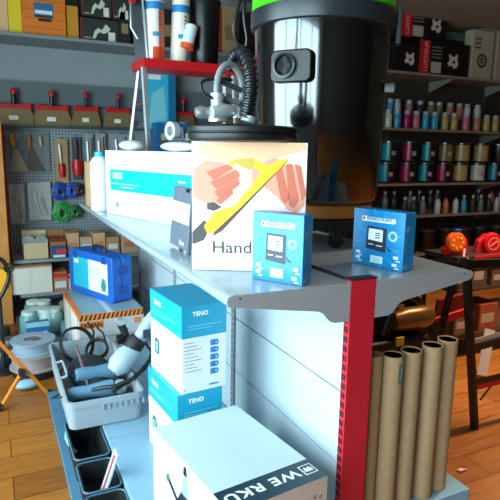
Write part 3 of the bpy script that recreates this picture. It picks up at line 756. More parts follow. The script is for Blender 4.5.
for k in range(4):
    a_ = math.radians(-95+k*90); x_, y_ = .215*math.cos(a_), .215*math.sin(a_)
    l_ = MB().b2((-.025, -.025, .04), (.025, .025, .135), M('#1e242c', .4)); o = l_.build('caster', t, loc=(x_, y_, 0), rz=a_, bevel=.005)
    MB().lathe([(.001, -.014), (.034, -.014), (.036, 0), (.034, .014), (.001, .014)], black, rot=Euler((PI/2, 0, a_)), c=(0, 0, .036), n=20).build('caster_wheel', o, smooth=True)
# inlet port, faces the camera side
pa = A(276, 66, y=2.02)-VC; az = math.atan2(pa.y, pa.x)
e = T('x', '', ''); bpy.data.objects.remove(e)
R_ = Matrix.Translation((0, 0, 0)) @ Matrix.Rotation(az+PI/2, 4, 'Z')
mb = MB(); mb.T = R_ @ Matrix.Translation((0, -.318, .805))
mb.prism(rr(.19, .135, .028), (0, -.035, 0), (1, 0, 0), (0, 0, 1), (0, .06, 0), M('#121417', .4))
o = mb.build('inlet_port', t, bevel=.008)
mb = MB(); mb.T = R_ @ Matrix.Translation((-.025, -.356, .805))
mb.lathe([(.052, .0), (.052, -.012), (.042, -.014), (.038, .0), (.036, .005)], M('#1a1d21', .3), rot=Euler((-PI/2, 0, 0)), n=28)
mb.lathe([(.001, .0), (.039, .0)], M('#020202', .9), rot=Euler((-PI/2, 0, 0)), n=28)
mb.build('inlet_ring', o, smooth=True)
# side latch
pa = A(381, 87, y=2.25)-VC; a2 = math.radians(-42)
mb = MB(); mb.T = Matrix.Rotation(a2+PI/2, 4, 'Z') @ Matrix.Translation((.0, -.325, .74))
mb.prism(rr(.10, .055, .01), (0, -.03, 0), (1, 0, 0), (0, 0, 1), (0, .05, 0), M('#15171a', .3)).build('latch', t, bevel=.004)
for s_ in (a2+.12,):
    mb = MB(); mb.T = Matrix.Rotation(s_+PI/2, 4, 'Z') @ Matrix.Translation((0, -.34, 1.05))
    mb.b2((-.035, -.025, -.11), (.035, 0, .06), M('#3a4048', .3)); mb.build('lid_clamp', t, bevel=.008)

# ------------------------------------------------------------------ cardboard tubes
tm_ = M('#a5835f', .75, 0, .05, 30); tin = M('#8c6c4c', .8)
names = ['cardboard tube nearest the red post', 'cardboard tube with a small green sticker', 'plain cardboard tube standing third from the red post',
         'plain cardboard tube standing fourth from the red post', 'rightmost cardboard tube, at the outer corner of the base deck']
for i, (x, y, ht) in enumerate(((1.285, 1.575, .665), (1.362, 1.55, .66), (1.462, 1.56, .66), (1.567, 1.555, .668), (1.668, 1.575, .672))):
    t = T('cardboard_tube', names[i], 'tube', (x, y, .171)); r = .0415 if i else .038
    MB().lathe([(r-.005, .02), (r-.005, ht), (r, ht), (r, 0), (r-.005, 0), (r-.005, .02)], tm_, n=36).build('tube_wall', t, smooth=True)
    if i: MB().lathe([(.001, ht-.004), (r-.0045, ht-.004)], M('#8f8c86', .6), n=28).build('end_plug', t)
    if i == 1:
        MB().lathe([(r+.0006, ht-.105), (r+.0006, ht-.03)], M('#2c6e62', .4), n=8, a0=math.radians(-95), a1=math.radians(-58)).build('green_sticker', t, smooth=True)
        MB().lathe([(r+.001, ht-.095), (r+.001, ht-.04)], M('#8ec4b0', .4), n=4, a0=math.radians(-80), a1=math.radians(-73)).build('sticker_print', t, smooth=True)

# ------------------------------------------------------------------ black machine behind the tubes
t = T('bench_machine', 'black and brass coloured motor machine standing behind the cardboard tubes', 'machine', (1.60, 1.98, .171)); o_ = Vector(t.location)
def MP(px, py, yy_): return A(px, py, y=yy_)-o_
MB().b2((-.15, -.14, 0), (.24, .2, .58), M('#15120f', .5)).build('cabinet', t, bevel=.02)
MB().tube([MP(392, 322, 1.9), MP(405, 319, 1.9), MP(424, 316, 1.9), MP(430, 315, 1.9)], .06, M('#8a5c2c', .3, .5), 24, radii=[.045, .055, .055, .04]).build('motor_barrel', t, smooth=True)
MB().tube([MP(382, 335, 1.9), MP(387, 322, 1.9), MP(391, 312, 1.9)], .03, M('#1c1612', .4), 12).build('bracket', t, smooth=True)
MB().tube(cat([MP(378, 338, 1.95), MP(384, 316, 1.95), MP(394, 300, 1.95), MP(408, 296, 1.95), MP(418, 303, 1.95), MP(428, 318, 1.95), MP(437, 330, 1.95)]), .026, black, 10).build('carry_handle', t, smooth=True)
MB().prism([(MP(a_, b_, 2.0).x, MP(a_, b_, 2.0).z) for a_, b_ in ((376, 345), (381, 322), (394, 301), (410, 297), (426, 312), (440, 338), (432, 346))], (0, -.0, 0), (1, 0, 0), (0, 0, 1), (0, .14, 0), M('#1a1512', .45)).build('housing', t, bevel=.01)
MB().b2((-.02, -.012, -.02), (.02, .0, .02), yellow).build('yellow_tag', t, loc=MP(399, 341, 1.83))
MB().b2((-.015, -.012, -.01), (.015, .0, .01), M('#c88a2c', .4)).build('badge', t, loc=MP(400, 306, 1.93))

# ------------------------------------------------------------------ red and black folding workbench at right
t = T('folding_trestle', 'black and red folding trestle standing on the floor right of the tubes', 'trestle', (2.47, 2.09, 0)); o_ = Vector(t.location)
def RP(px, py, yy_): return A(px, py, y=yy_)-o_
top = RP(466, 258, 2.1); 
MB().bar((0.02, 0, 0), (top.x, .01, top.z), .045, .03, black).build('leg', t, bevel=.004)
MB().bar((0.05, .03, 0), (top.x+.035, .04, top.z), .018, .02, redp).build('leg', t, bevel=.003)
MB().bar(RP(458, 262, 2.2), RP(437, 345, 2.2), .03, .03, black).build('leg', t, bevel=.003)
MB().bar(RP(432, 323, 2.25), RP(466, 312, 2.25), .02, .05, redp).build('cross_beam', t, bevel=.003)
MB().prism([(RP(a_, b_, 2.32).x, RP(a_, b_, 2.32).z) for a_, b_ in ((436, 322), (440, 300), (466, 294), (466, 313))], (0, .23, 0), (1, 0, 0), (0, 0, 1), (0, .03, 0), M('#7c1418', .4)).build('side_plate', t)
MB().bar(RP(471, 348, 2.1), RP(515, 336, 2.1), .03, .04, black).build('shelf_bar', t)
MB().bar(RP(471, 344, 2.1), RP(515, 332, 2.1), .006, .05, silver).build('shelf_edge', t)
MB().bar(RP(472, 383, 2.1), RP(515, 373, 2.1), .02, .03, black).build('stretcher', t)
MB().bar(RP(473, 388, 2.1), RP(515, 378, 2.1), .01, .03, redp).build('stretcher', t)
MB().bar(RP(480, 400, 2.15), RP(512, 360, 2.15), .008, .008, black).build('brace', t)
MB().bar(RP(436, 345, 2.3), RP(470, 333, 2.3), .02, .02, black).build('brace', t)
MB().bar(RP(515, 270, 2.1), (RP(520, 430, 2.1).x, 0, 0), .04, .03, black).build('leg', t, bevel=.004)
MB().bar(RP(462, 264, 2.15), RP(516, 262, 2.15), .04, .05, black).build('top_beam', t, bevel=.004)

# red tape dispensers on the trestle's rack
def reel(px, py, yy_, r, wheelm, dots, label, rz):
    c = A(px, py, y=yy_)
    t = T('tape_reel', label, 'reel', c)
    t.rotation_euler = (0, 0, rz)
    MB().lathe([(.001, -.03), (r*.5, -.034), (r*.9, -.03), (r, -.012), (r, .012), (r*.9, .03), (r*.5, .034), (.001, .03)], wheelm, rot=Euler((PI/2, 0, 0)), n=32).build('wheel', t, smooth=True)
    if dots:
        d_ = MB()
        for k in range(7):
            a_ = 2*PI*k/7; d_.cyl((r*.55*math.cos(a_), -.03, r*.55*math.sin(a_)), (r*.55*math.cos(a_), -.036, r*.55*math.sin(a_)), r*.13, yellow, 10)
        d_.build('yellow_studs', t)
        MB().b2((-.02, -.02, r), (.03, .02, r+.022), M('#1c3a80', .4)).build('blue_button', t, bevel=.003)
    else:
        d_ = MB(); ring_print(d_, 0, 0, r*.5, r*.62, ((0, -.0345, 0), (1, 0, 0), (0, 0, 1), (0, -1, 0)), M('#e07868', .4)); d_.bar((-.03, -.036, -.02), (.03, -.036, .02), .006, .002, M('#e8a090', .4)); d_.build('hub_mark', t)
    s_ = 1 if dots else -1
    mb = MB().prism([(r*.4*s_, r*.9), (r*1.35*s_, r*.2), (r*1.6*s_, -r*1.3), (-r*1.0*s_, -r*1.3), (-r*1.25*s_, -r*.6), (-r*.8*s_, -r*.5)], (0, .0, 0), (1, 0, 0), (0, 0, 1), (0, .05, 0), redp)
    mb.build('red_frame', t, bevel=.006)
    return t
reel(455.5, 242, 3.0, .078, M('#e05a18', .4), True, 'red tape reel with orange studded wheel on the dark rack', -.2)
reel(491, 243, 3.0, .085, M('#bc1418', .35), False, 'red tape reel with plain red wheel at the right picture edge', -.2)
# rack they stand on
c0 = A(432, 262, y=3.0); zr = c0.z-.0
zr = A(460, 256, y=3.0).z+(-.012)
t = T('tool_rack', 'dark low rack with the two red tape reels on top at the right', 'rack', (A(470, 260, y=3.05).x, 3.06, 0))
zr = t.children and 0 or (A(455.5, 242, y=3.0).z-.078*1.3)
MB().b2((-.28, -.15, zr-.03), (.75, .2, zr-.001), M('#2a1c18', .5)).build('top_board', t)
for x in (-.27, .72):
    for y in (-.14, .18): MB().b2((x-.012, y-.012, 0), (x+.012, y+.012, zr-.03), black).build('leg', t)
MB().b2((-.27, -.14, .18), (.72, .18, .2), M('#3a2a20', .5)).build('lower_board', t)
MB().b2((-.12, -.145, zr-.02), (.34, -.16, zr+.0), redp).build('red_edge', t)
MB().b2((-.27, -.14, .55), (.72, .18, .57), M('#3a2a20', .5)).build('middle_board', t)
x0 = t.location.x
for i, (dx, w_, h_, z_, col, nm) in enumerate(((-.18, .13, .16, .571, '#3a322c', 'dark carton'), (.0, .16, .2, .571, '#4c3c34', 'brown carton'), (.22, .17, .13, .571, '#5a3c34', 'low reddish carton'),
                                  (.45, .2, .2, .571, '#2e3234', 'black carton'), (-.12, .2, .16, .201, '#6e4a28', 'tan carton'), (.14, .2, .22, .201, '#8c3a28', 'red carton'), (.42, .22, .18, .201, '#b49868', 'beige carton'))):
    o = MB().b2((-w_/2, -.12, 0), (w_/2, .1, h_), M(col, .6)).b2((-w_/2+.02, -.122, h_*.3), (w_/2-.04, -.12, h_*.65), M('#9a8a78', .6)).build('carton', loc=(x0+dx, 3.06, z_), bevel=.002)
    tag(o, nm+(' on the middle board of the dark right rack' if z_ > .3 else ' on the lower board of the dark right rack'), 'box')
c = A(440, 255, y=2.9)
# small white price ticket
tag(MB().b2((-.012, 0, -.03), (.012, .002, .03), white).build('price_ticket', loc=(x0-.2, 2.93, zr+.03), rz=.2), 'small white price ticket on the dark rack edge', 'ticket')
# pale leaflets at far right
tag(MB().b2((-.05, 0, 0), (.06, .004, .34), M('#b8b4b8', .5)).build('leaflet', loc=(A(489, 350, y=2.6).x-.05, 2.6, 0.02), rot=Euler((-.15, .3, 0))), 'pale leaflet leaning behind the trestle bar at right', 'leaflet')

# small scrap on floor
tag(MB().box((0, 0, .006), (.05, .02, .01), M('#d8b0a8', .6)).box((.02, .01, .009), (.018, .022, .014), redp, .4).build('paper_scrap', loc=A(462, 471, z=0)), 'small crumpled red and white scrap on the floor by the base corner', 'scrap')

# ------------------------------------------------------------------ wall shelving, right (paint)
YF = 5.3
def wshelf(x0, x1, z, yf, name, label, mat=rackm, brk=(), dep=None, th=.03):
    t = T(name, label, 'shelf', ((x0+x1)/2, yf, z)); w_ = x1-x0; dp = WB-yf-.01
    MB().b2((-w_/2, 0, -th), (w_/2, dp, 0), mat).build('shelf_board', t, bevel=.003)
    for bx_ in brk:
        MB().prism([(.02, -th), (dp, -th), (dp, -th-.13), (dp-.03, -th-.13)], (bx_-(x0+x1)/2, 0, 0), (0, 1, 0), (0, 0, 1), (.012, 0, 0), rackm).build('shelf_bracket', t)
    return t
zs = {}
zs[1] = A(440, 74.5, y=YF).z; zs[2] = A(440, 129.5, y=YF).z; zs[3] = A(440, 183, y=YF).z; zs[4] = A(450, 214, y=YF).z; zs[5] = A(430, 253, y=YF).z
xr0 = 2.6
for k, nm in ((1, 'highest grey wall shelf at right, carrying the black cartons'), (2, 'grey wall shelf at right carrying the spray cans'), (3, 'grey wall shelf at right carrying the paint tins'),
              (4, 'grey wall shelf at right carrying small bottles'), (5, 'lowest grey wall shelf at right carrying dark tins')):
    wshelf(xr0, 7.2, zs[k], YF, 'wall_shelf', nm, M('#8a8478', .5), (A(455, 90, y=YF).x, 3.0, 6.4) if k == 1 else (3.0, 6.4))
# dark uprights
wt = T('shelf_standards', 'dark grey slotted standards fixed to the wall behind the paint shelves', 'rack', (4.9, WB-.012, 0))
for x in (3.0, 4.72, 6.4): MB().b2((x-4.9-.02, -.012, .1), (x-4.9+.02, .01, 2.9), rackd).build('standard', wt)
MB().b2((-2.32, .0, .1), (2.3, .008, 3.1), M('#3e352b', .7)).build('back_panel', wt)

# spray cans
def spray(label, col, h=.215, r=.047):
    t = T('spray_can', label, 'spray can'); 
    MB().lathe([(r*.94, 0), (r, .006), (r, h*.72), (r*.85, h*.78), (r*.6, h*.8)], M(col, .3), n=16).build('can_body', t, smooth=True)
    MB().lathe([(r*.8, h*.78), (r*.82, h*.8), (r*.8, h), (.001, h)], M('#a4a6a4', .35), n=14).build('can_cap', t, smooth=True)
    return t
def dup(root, loc, label, swap=None, rz=0):
    r = root.copy(); C.objects.link(r); r.location = loc; r['label'] = label; r.rotation_euler = (0, 0, rz)
    for ch in root.children:
        c = ch.copy(); C.objects.link(c); c.parent = r
    return r
ordn = ['first', 'second', 'third', 'fourth', 'fifth', 'sixth', 'seventh', 'eighth', 'ninth', 'tenth', 'eleventh', 'twelfth', 'thirteenth', 'fourteenth', 'fifteenth', 'sixteenth']
cn = {'s': ('silver', '#b8bcc0'), 'c': ('cyan', '#2a9cc0'), 'p': ('pink', '#c46a80'), 't': ('tan', '#b09a58'), 'g': ('grey', '#6a7278'), 'o': ('olive', '#767040'), 'r': ('rose', '#b8705c'), 'k': ('dark', '#2c3238'), 'm': ('magenta', '#a01850'), 'e': ('teal', '#0c8c9c'), 'w': ('white', '#c4c8c0')}
protos = {}
def place_spray(px, py, yy_, z, key, label, grp):
    if key not in protos:
        t = spray(label, cn[key][1]); t.location = (A(px, py, y=yy_).x, yy_, z); protos[key] = t
    else: t = dup(protos[key], (A(px, py, y=yy_).x, yy_, z), label)
    t['group'] = grp
for i, (px, k) in enumerate(((380, 'g'), (388, 'w'), (397, 'c'), (407, 'm'), (416, 'p'), (425.5, 'c'), (434.5, 'c'), (445, 't'), (454, 't'), (466, 'p'), (477, 'r'), (486.5, 't'), (495.5, 't'))):
    place_spray(px, 120, YF+.06, zs[2], k, '%s spray can, %s from left in the front row on the second wall shelf' % (cn[k][0], ordn[i]), 'spray cans front row')
riser = MB().b2((A(376, 120, y=YF+.2).x, YF+.14, zs[2]), (A(520, 120, y=YF+.2).x, YF+.32, zs[2]+.14), rackd)
tag(riser.build('display_riser'), 'dark display riser behind the front row of spray cans', 'riser')
for i, (px, k) in enumerate(((381, 'g'), (390, 'c'), (397, 'w'), (409, 'p'), (420, 'k'), (431, 'o'), (439, 'o'), (450, 'r'), (459.5, 'r'), (467, 'w'), (477.5, 'w'))):
    place_spray(px, 108, YF+.2, zs[2]+.14, k, '%s spray can, %s from left in the raised back row on the second wall shelf' % (cn[k][0], ordn[i]), 'spray cans back row')
# paint tins
tinp = {}
def tin(px, yy_, z, key, label, grp, r=.097, h=.255):
    x = A(px, 150, y=yy_).x
    if (key, r) not in tinp:
        t = T('paint_tin', label, 'paint tin', (x, yy_, z))
        MB().lathe([(r*.97, 0), (r, .005), (r, h-.012), (r*.98, h-.01)], M('#17181a', .3), n=28).build('tin_body', t, smooth=True)
        MB().lathe([(r*.98, h-.014), (r*1.04, h-.012), (r*1.04, h), (r*.95, h), (r*.93, h-.006), (.001, h-.006)], M('#70757a', .3, .8), n=28).build('tin_rim', t, smooth=True)
        if key != 'k':
            light = key in 'tow'
            a0, a1 = (math.radians(-200), math.radians(-20)) if light else (math.radians(-200), math.radians(-122))
            MB().lathe([(r*1.006, h*.1), (r*1.006, h*.9)], M(cn[key][1], .3), n=18, a0=a0, a1=a1).build('tin_label', t, smooth=True)
            MB().lathe([(r*1.009, h*.35), (r*1.009, h*.55)], M('#a8a49a', .4), n=6, a0=math.radians(-112), a1=math.radians(-80)).build('label_print', t, smooth=True)
        tinp[(key, r)] = t
    else: t = dup(tinp[(key, r)], (x, yy_, z), label)
    t['group'] = grp
for i, (px, k) in enumerate(((389.5, 'e'), (410, 'm'), (428.5, 'e'), (445.5, 'o'), (462, 't'), (481, 't'), (499, 'k'))):
    tin(px, YF+.11, zs[3]+.258, k, '%s labelled paint tin, %s from left in the upper tin row' % (cn[k][0], ordn[i]), 'paint tins upper row')
for i, (px, k) in enumerate(((388, 'e'), (409, 'm'), (427, 'e'), (445, 'm'), (461.5, 't'), (479, 'w'), (496.5, 'e'))):
    tin(px, YF+.11, zs[3]+.0, k, '%s labelled paint tin, %s from left in the lower tin row' % (cn[k][0], ordn[i]), 'paint tins lower row')
# bottles
botp = {}
def bottle(px, yy_, z, key, label, s=1.0):
    x = A(px, 200, y=yy_).x
    if key not in botp:
        t = T('bottle', label, 'bottle', (x, yy_, z)); r = .038
        MB().lathe([(r*.9, 0), (r, .006), (r, .15), (r*.5, .185), (r*.4, .205)], M(cn[key][1], .3), n=16).build('bottle_body', t, smooth=True)
        MB().lathe([(r*.48, .2), (r*.48, .238), (.001, .24)], M('#c0c0bc' if key in 'ckg' else '#18181a', .4), n=12).build('bottle_cap', t, smooth=True); botp[key] = t
    else: t = dup(botp[key], (x, yy_, z), label)
    t['group'] = 'small bottles on the fourth wall shelf'
for i, (px, k) in enumerate(((405, 'k'), (414, 'k'), (423, 'g'), (438, 'w'), (446, 'r'), (456, 'w'), (464, 'c'), (473, 'k'), (481, 'g'), (489, 'k'), (497, 's'))):
    bottle(px, YF+.05, zs[4], k, '%s small bottle, %s from left in the front row on the fourth wall shelf' % (cn[k][0], ordn[i]))
for i, (px, k) in enumerate(((385, 'g'), (394, 'k'), (410, 'g'), (419, 'k'), (430, 'k'), (437, 'g'), (478, 'k'), (491, 'p'), (500, 's'))):
    bottle(px, YF+.2, zs[4]+.06, k, '%s small bottle, %s from left in the raised rear row on the fourth wall shelf' % (cn[k][0], ordn[i]))
tag(MB().b2((3.7, YF+.13, zs[4]), (6.9, YF+.32, zs[4]+.059), rackd).build('display_riser'), 'dark display riser under the rear row of small bottles', 'riser')
for i, px in enumerate((395, 414, 433, 452, 470, 487, 504)):
    tin(px, YF+.12, zs[5], 'k', 'dark paint tin, %s from left on the lowest wall shelf' % ordn[i], 'dark tins on the lowest wall shelf', r=.11, h=.29)
# black cartons on the top shelf
def wbox(px0, px1, py0, py1, yy_, dep, mat, label, stripe=None, icon=None, base=None, name='carton', parts=None):
    a = A(px0, py1, y=yy_); b = A(px1, py1, y=yy_); zt_ = A((px0+px1)/2, py0, y=yy_).z; zb = A((px0+px1)/2, py1, y=yy_).z if base is None else base
    w_ = b.x-a.x; h_ = zt_-zb
    t = T(name, label, 'box', ((a.x+b.x)/2, yy_+dep/2, zb))
    MB().b2((-w_/2, -dep/2, 0), (w_/2, dep/2, h_), mat).build('carton_body', t, bevel=.003)
    F = faces(w_, dep, h_)['front']
    return t, w_, h_, F
blk = M('#0e0d0e', .45)
def luxbox(px0, px1, py0, py1, s0, s1, ic, label, base=None, lab2=None):
    t, w_, h_, F = wbox(px0, px1, py0, py1, YF+.04, .3, blk, label, base=base)
    f = lambda px: (px-px0)/(px1-px0)*w_
    pr = MB()
    if s0 is not None:
        rect_print(pr, f(s0), 0, f(s1), h_, F, M('#c01c24', .4)); 
        text('LUXTOUR', h_*.19, M('#e8c4bc', .4), t, (-w_/2+f(s1)-(f(s1)-f(s0))*.25, -.15-.0016, h_*.08), Euler((PI/2, -PI/2, 0)))
    if lab2:
        rect_print(pr, f(lab2[0]), h_*.05, f(lab2[1]), h_*.38, F, M('#b4aea0', .5))
        for k in range(4): rect_print(pr, f(lab2[0]), h_*(.5+.1*k), f(lab2[1]), h_*(.53+.1*k), F, M('#8a8a86', .5))
    cx_, cz_ = f(ic), h_*.45; s_ = h_*.2
    poly_print(pr, [(cx_+s_*a, cz_+s_*b) for a, b in ((-1, 1), (-.6, 1.05), (-.4, .7), (.3, .75), (.5, 1.1), (.9, 1.1), (.8, .4), (1.1, -.2), (.8, -.9), (.2, -1.1), (-.2, -.6), (-.9, -.8), (-1.2, -.3), (-.8, .1))], F, M('#cfc8b8', .5))
    rect_print(pr, cx_-s_*.2, cz_-s_*.3, cx_+s_*.4, cz_+s_*.1, F, blk, .001)
    pr.build('printed_marks', t)
luxbox(392, 417.5, 42, 69, None, None, 409, 'black carton with white emblem, lower left on the highest right shelf', base=zs[1])
luxbox(418, 468, 42, 71, 418.5, 428.5, 452, 'black carton with red stripe and emblem, lower right of the stack on the highest shelf', base=zs[1], lab2=(430, 440))
za = A(443, 42, y=YF+.04).z+.005
luxbox(396, 446, 6, 42, 398.5, 410.5, 435, 'black carton with red stripe lying on top of the other black cartons', base=za+.004, lab2=(411.5, 422))
# beige cartons
def beige(px0, px1, py0, label, col, base=zs[1], yy_=YF+.05):
    t, w_, h_, F = wbox(px0, px1, py0, 76, yy_, .14, M(col, .6, 0, .05, 10), label, base=base); pr = MB()
    ring_print(pr, w_*.5, h_*.38, w_*.15, w_*.24, F, M('#3a3834', .5)); ring_print(pr, w_*.5, h_*.38, w_*.03, w_*.1, F, M('#3a3834', .5))
    for k in range(3): rect_print(pr, w_*.12, h_*(.62+.09*k), w_*.4, h_*(.66+.09*k), F, M('#4a4640', .5))
    pr.build('printed_marks', t); return t, h_
beige(470, 491, 30, 'beige carton with dark ring print on the highest right shelf', '#b0a690')
beige(495, 514, 32, 'tall beige carton at the right picture edge on the highest shelf', '#a89a88')
wbox(484, 512, 14, 29, YF+.09, .22, M('#8e8a80', .6), 'grey-beige carton lying on top of the beige cartons', base=A(480, 30, y=YF+.05).z+.02)
# cartons mid top shelf (partly behind the ladder)
def plain(px0, px1, py0, base, col, label, yy_=YF+.05, dep=.25):
    t, w_, h_, F = wbox(px0, px1, py0, 60, yy_, dep, M(col, .6, 0, .05, 10), label, base=base)
    p_ = MB(); rect_print(p_, w_*.2, h_*.3, w_*.8, h_*.6, F, M('#8a7458', .6)); p_.build('printed_label', t); return t
ztl = A(65, 37, y=YF).z
wshelf(-.3, 2.58, ztl, YF, 'wall_shelf', 'long grey top wall shelf at left carrying orange crates and cartons', M('#7d8688', .45), ())
plain(222, 236, 6, zs[1], '#a88c64', 'tan carton between the ladder and the vacuum on the top shelf')
plain(213, 221, 8, zs[1], '#a8281c', 'narrow red carton beside the tan carton on the top shelf')

# ------------------------------------------------------------------ left top shelf goods
t, w_, h_, F = wbox(23, 66.5, -25, 36, YF+.05, .3, M('#dc7418', .5, 0, .06, 6), 'orange plastic crate with blue label on the top left shelf', base=ztl, name='crate')
pr = MB(); f = lambda px: (px-23)/(43.5)*w_
og = M('#b85c10', .5)
for k in range(6): rect_print(pr, 0.01, h_*(.12+.15*k), w_-.01, h_*(.135+.15*k), F, og)
rect_print(pr, f(35), h_*.30, f(54), h_*.54, F, M('#2a6a9c', .4), .001); rect_print(pr, f(36), h_*.36, f(53), h_*.42, F, M('#e0e6e4', .4), .0015); rect_print(pr, f(39), h_*.24, f(52), h_*.29, F, dkm, .001)
rect_print(pr, f(36), h_*.30, f(53), h_*.335, F, dkm, .0015)
pr.build('crate_label', t)
for s_ in (-1, 1): MB().b2((s_*w_*.25-.05, -.155, h_*.9), (s_*w_*.25+.05, -.15, h_*.95), dkm).build('grip_slot', t)
t, w_, h_, F = wbox(9.5, 22.5, -20, 34, YF+.06, .28, M('#e8c820', .45), 'bright yellow carton beside the orange crate on the top shelf', base=ztl)
t, w_, h_, F = wbox(-8, 9, -20, 34, YF+.07, .28, M('#e0b080', .5), 'peach carton at the left picture edge on the top shelf', base=ztl)
t, w_, h_, F = wbox(67.5, 79, 6, 38, YF+.07, .26, M('#c48a20', .5), 'ochre carton right of the orange crate on the top shelf', base=ztl)
def squig(px0, px1, py0, py1, label, base):
    t, w_, h_, F = wbox(px0, px1, py0, py1, YF+.05, .28, M('#2c3028', .5), label, base=base); pr = MB()
    poly_print(pr, [(w_*a, h_*b) for a, b in ((.3, .1), (.36, .45), (.46, .6), (.55, .5), (.66, .8), (.78, .6), (.72, .45), (.6, .35), (.5, .42), (.42, .3), (.38, .12))], F, M('#c8ccc0', .5))
    rect_print(pr, w_*.72, h_*.05, w_*.9, h_*.45, F, offw); rect_print(pr, w_*.08, h_*.1, w_*.26, h_*.16, F, M('#9a9c90', .5))
    rect_print(pr, 0, 0, w_*.03, h_, F, M('#8a2818', .5)); pr.build('printed_marks', t); return h_
squig(81, 119, 19, 40, 'dark carton with white squiggle print, lower, on the top left shelf', ztl)
zb2 = A(95, 18, y=YF+.05).z
squig(82, 112, -6, 18, 'dark carton with white squiggle print, stacked upper, on the top left shelf', zb2+.01)
squig(113, 130, -2, 18, 'small dark carton with pale label right of the upper squiggle carton', zb2+.01)
plain(120, 131, 10, ztl, '#1a1a18', 'black carton at the right end of the squiggle cartons')
plain(135, 182, 8, ztl, '#191b1a', 'wide black carton behind the rolls on the top shelf', dep=.2)

# ------------------------------------------------------------------ left wall rack
YP = WB-.06
rk = T('wall_rack', 'grey perforated wall rack with red upright holding hand tools', 'rack', (1.2, YP, 0))
MB().b2((-1.07, 0, .15), (1.5, .02, 1.83), pegboard_mat()).build('perforated_panel', rk)
MB().b2((-1.1, -.02, .15), (-1.07, .02, 1.9), redp).build('red_upright', rk)
MB().b2((-1.2, -.005, 1.98), (1.5, .02, 2.0), dgrey).build('hook_rail', rk)
MB().b2((-1.2, .0, 1.87), (1.5, .02, 2.2), M('#5c666a', .5)).build('upper_panel', rk)
zl = A(60, 126, y=YP-.12).z
MB().b2((-1.2, -.13, zl-.02), (1.5, 0, zl), M('#3c4244', .5)).build('ledge', rk)
# drywall spatulas
tanm = M('#86704c', .35, .3, .05, 8)
def spat(loc, s, label, first=[None]):
    if first[0] is None:
        t = T('drywall_knife', label, 'drywall knife', loc)
        MB().prism([(-.12, .0), (-.14, -.02), (-.182, -.135), (-.17, -.175), (.17, -.175), (.182, -.135), (.14, -.02), (.12, .0)], (0, 0, 0), (1, 0, 0), (0, 0, 1), (0, .004, 0), tanm).build('blade', t)
        MB().b2((-.145, -.008, -.03), (.145, .01, .012), redp).b2((-.15, -.01, -.035), (-.11, .012, .02), redp).b2((.11, -.01, -.035), (.15, .012, .02), redp).build('blade_holder', t, bevel=.004)
        MB().tube([(0, 0, .01), (0, -.01, .05), (0, -.01, .09), (0, -.005, .12)], .023, black, 10).build('handle', t, smooth=True)
        MB().tube([(0, -.006, .1), (0, -.006, .13), (0, -.004, .155)], .02, redp, 10, radii=[.027, .03, .016]).build('handle_tip', t, smooth=True)
        MB().b2((-.05, -.006, -.135), (.03, -.001, -.095), offw).build('sticker', t)
        first[0] = t
    else: t = dup(first[0], loc, label)
    t.scale = (s, 1, 1); t['group'] = 'drywall knives hanging in a row on the wall rack'
ys = YP-.07
for i, (px, pr0, s) in enumerate(((14, 105, 1.0), (52, 107, 1.0), (86, 108, .78), (118, 109.5, .82), (183, 113, .8), (222, 115, .8), (245, 116, .8))):
    q = A(px, pr0, y=ys)
    spat((q.x, ys, q.z), s, ['leftmost wide drywall knife with red holder hanging on the rack', 'second wide drywall knife from the left on the rack', 'third drywall knife from the left, a narrower one', 'fourth drywall knife, just left of the ladder',
                       'fifth drywall knife, partly hidden behind the teal carton', 'sixth drywall knife, behind the sander', 'seventh drywall knife, mostly hidden by the sander hose'][i])
# teal carton on the ledge, blue carton below
t, w_, h_, F = wbox(146, 176, 71, 116, YP-.16, .12, M('#34b8d6', .4), 'teal blue carton on the rack ledge behind the ladder', base=zl)
pr = MB(); poly_print(pr, [(w_*.1, h_*.1), (w_*.7, h_*.1), (w_*.6, h_*.75), (w_*.2, h_*.6)], F, M('#7fd0dc', .4)); rect_print(pr, w_*.1, h_*.85, w_*.5, h_*.93, F, white); rect_print(pr, w_*.75, 0, w_, h_, F, M('#106e9c', .4)); pr.build('printed_marks', t)
zb = A(172, 166, y=YP-.3).z
wshelf(1.45, 2.58, zb, YP-.34, 'wall_shelf', 'short grey wall shelf carrying the blue carton behind the ladder', rackm, ())
t, w_, h_, F = wbox(156, 189, 123, 165, YP-.3, .2, M('#10649c', .4), 'blue carton with device print behind the long white carton', base=zb)
pr = MB(); rect_print(pr, w_*.12, h_*.45, w_*.36, h_*.8, F, M('#5c5a50', .4)); rect_print(pr, w_*.16, h_*.6, w_*.3, h_*.75, F, M('#a8b4b0', .4), .001)
for k, (u, v) in enumerate(((.48, .6), (.48, .45), (.8, .6), (.6, .2), (.84, .42))): rect_print(pr, w_*u, h_*v, w_*(u+.13), h_*(v+.08), F, M('#9ccce0', .4))
rect_print(pr, w_*.4, h_*.85, w_*.8, h_*.9, F, M('#7fb8d4', .4)); rect_print(pr, w_*.5, h_*.0, w_*.62, h_*.4, F, M('#c8d4d8', .4)); pr.build('printed_marks', t)

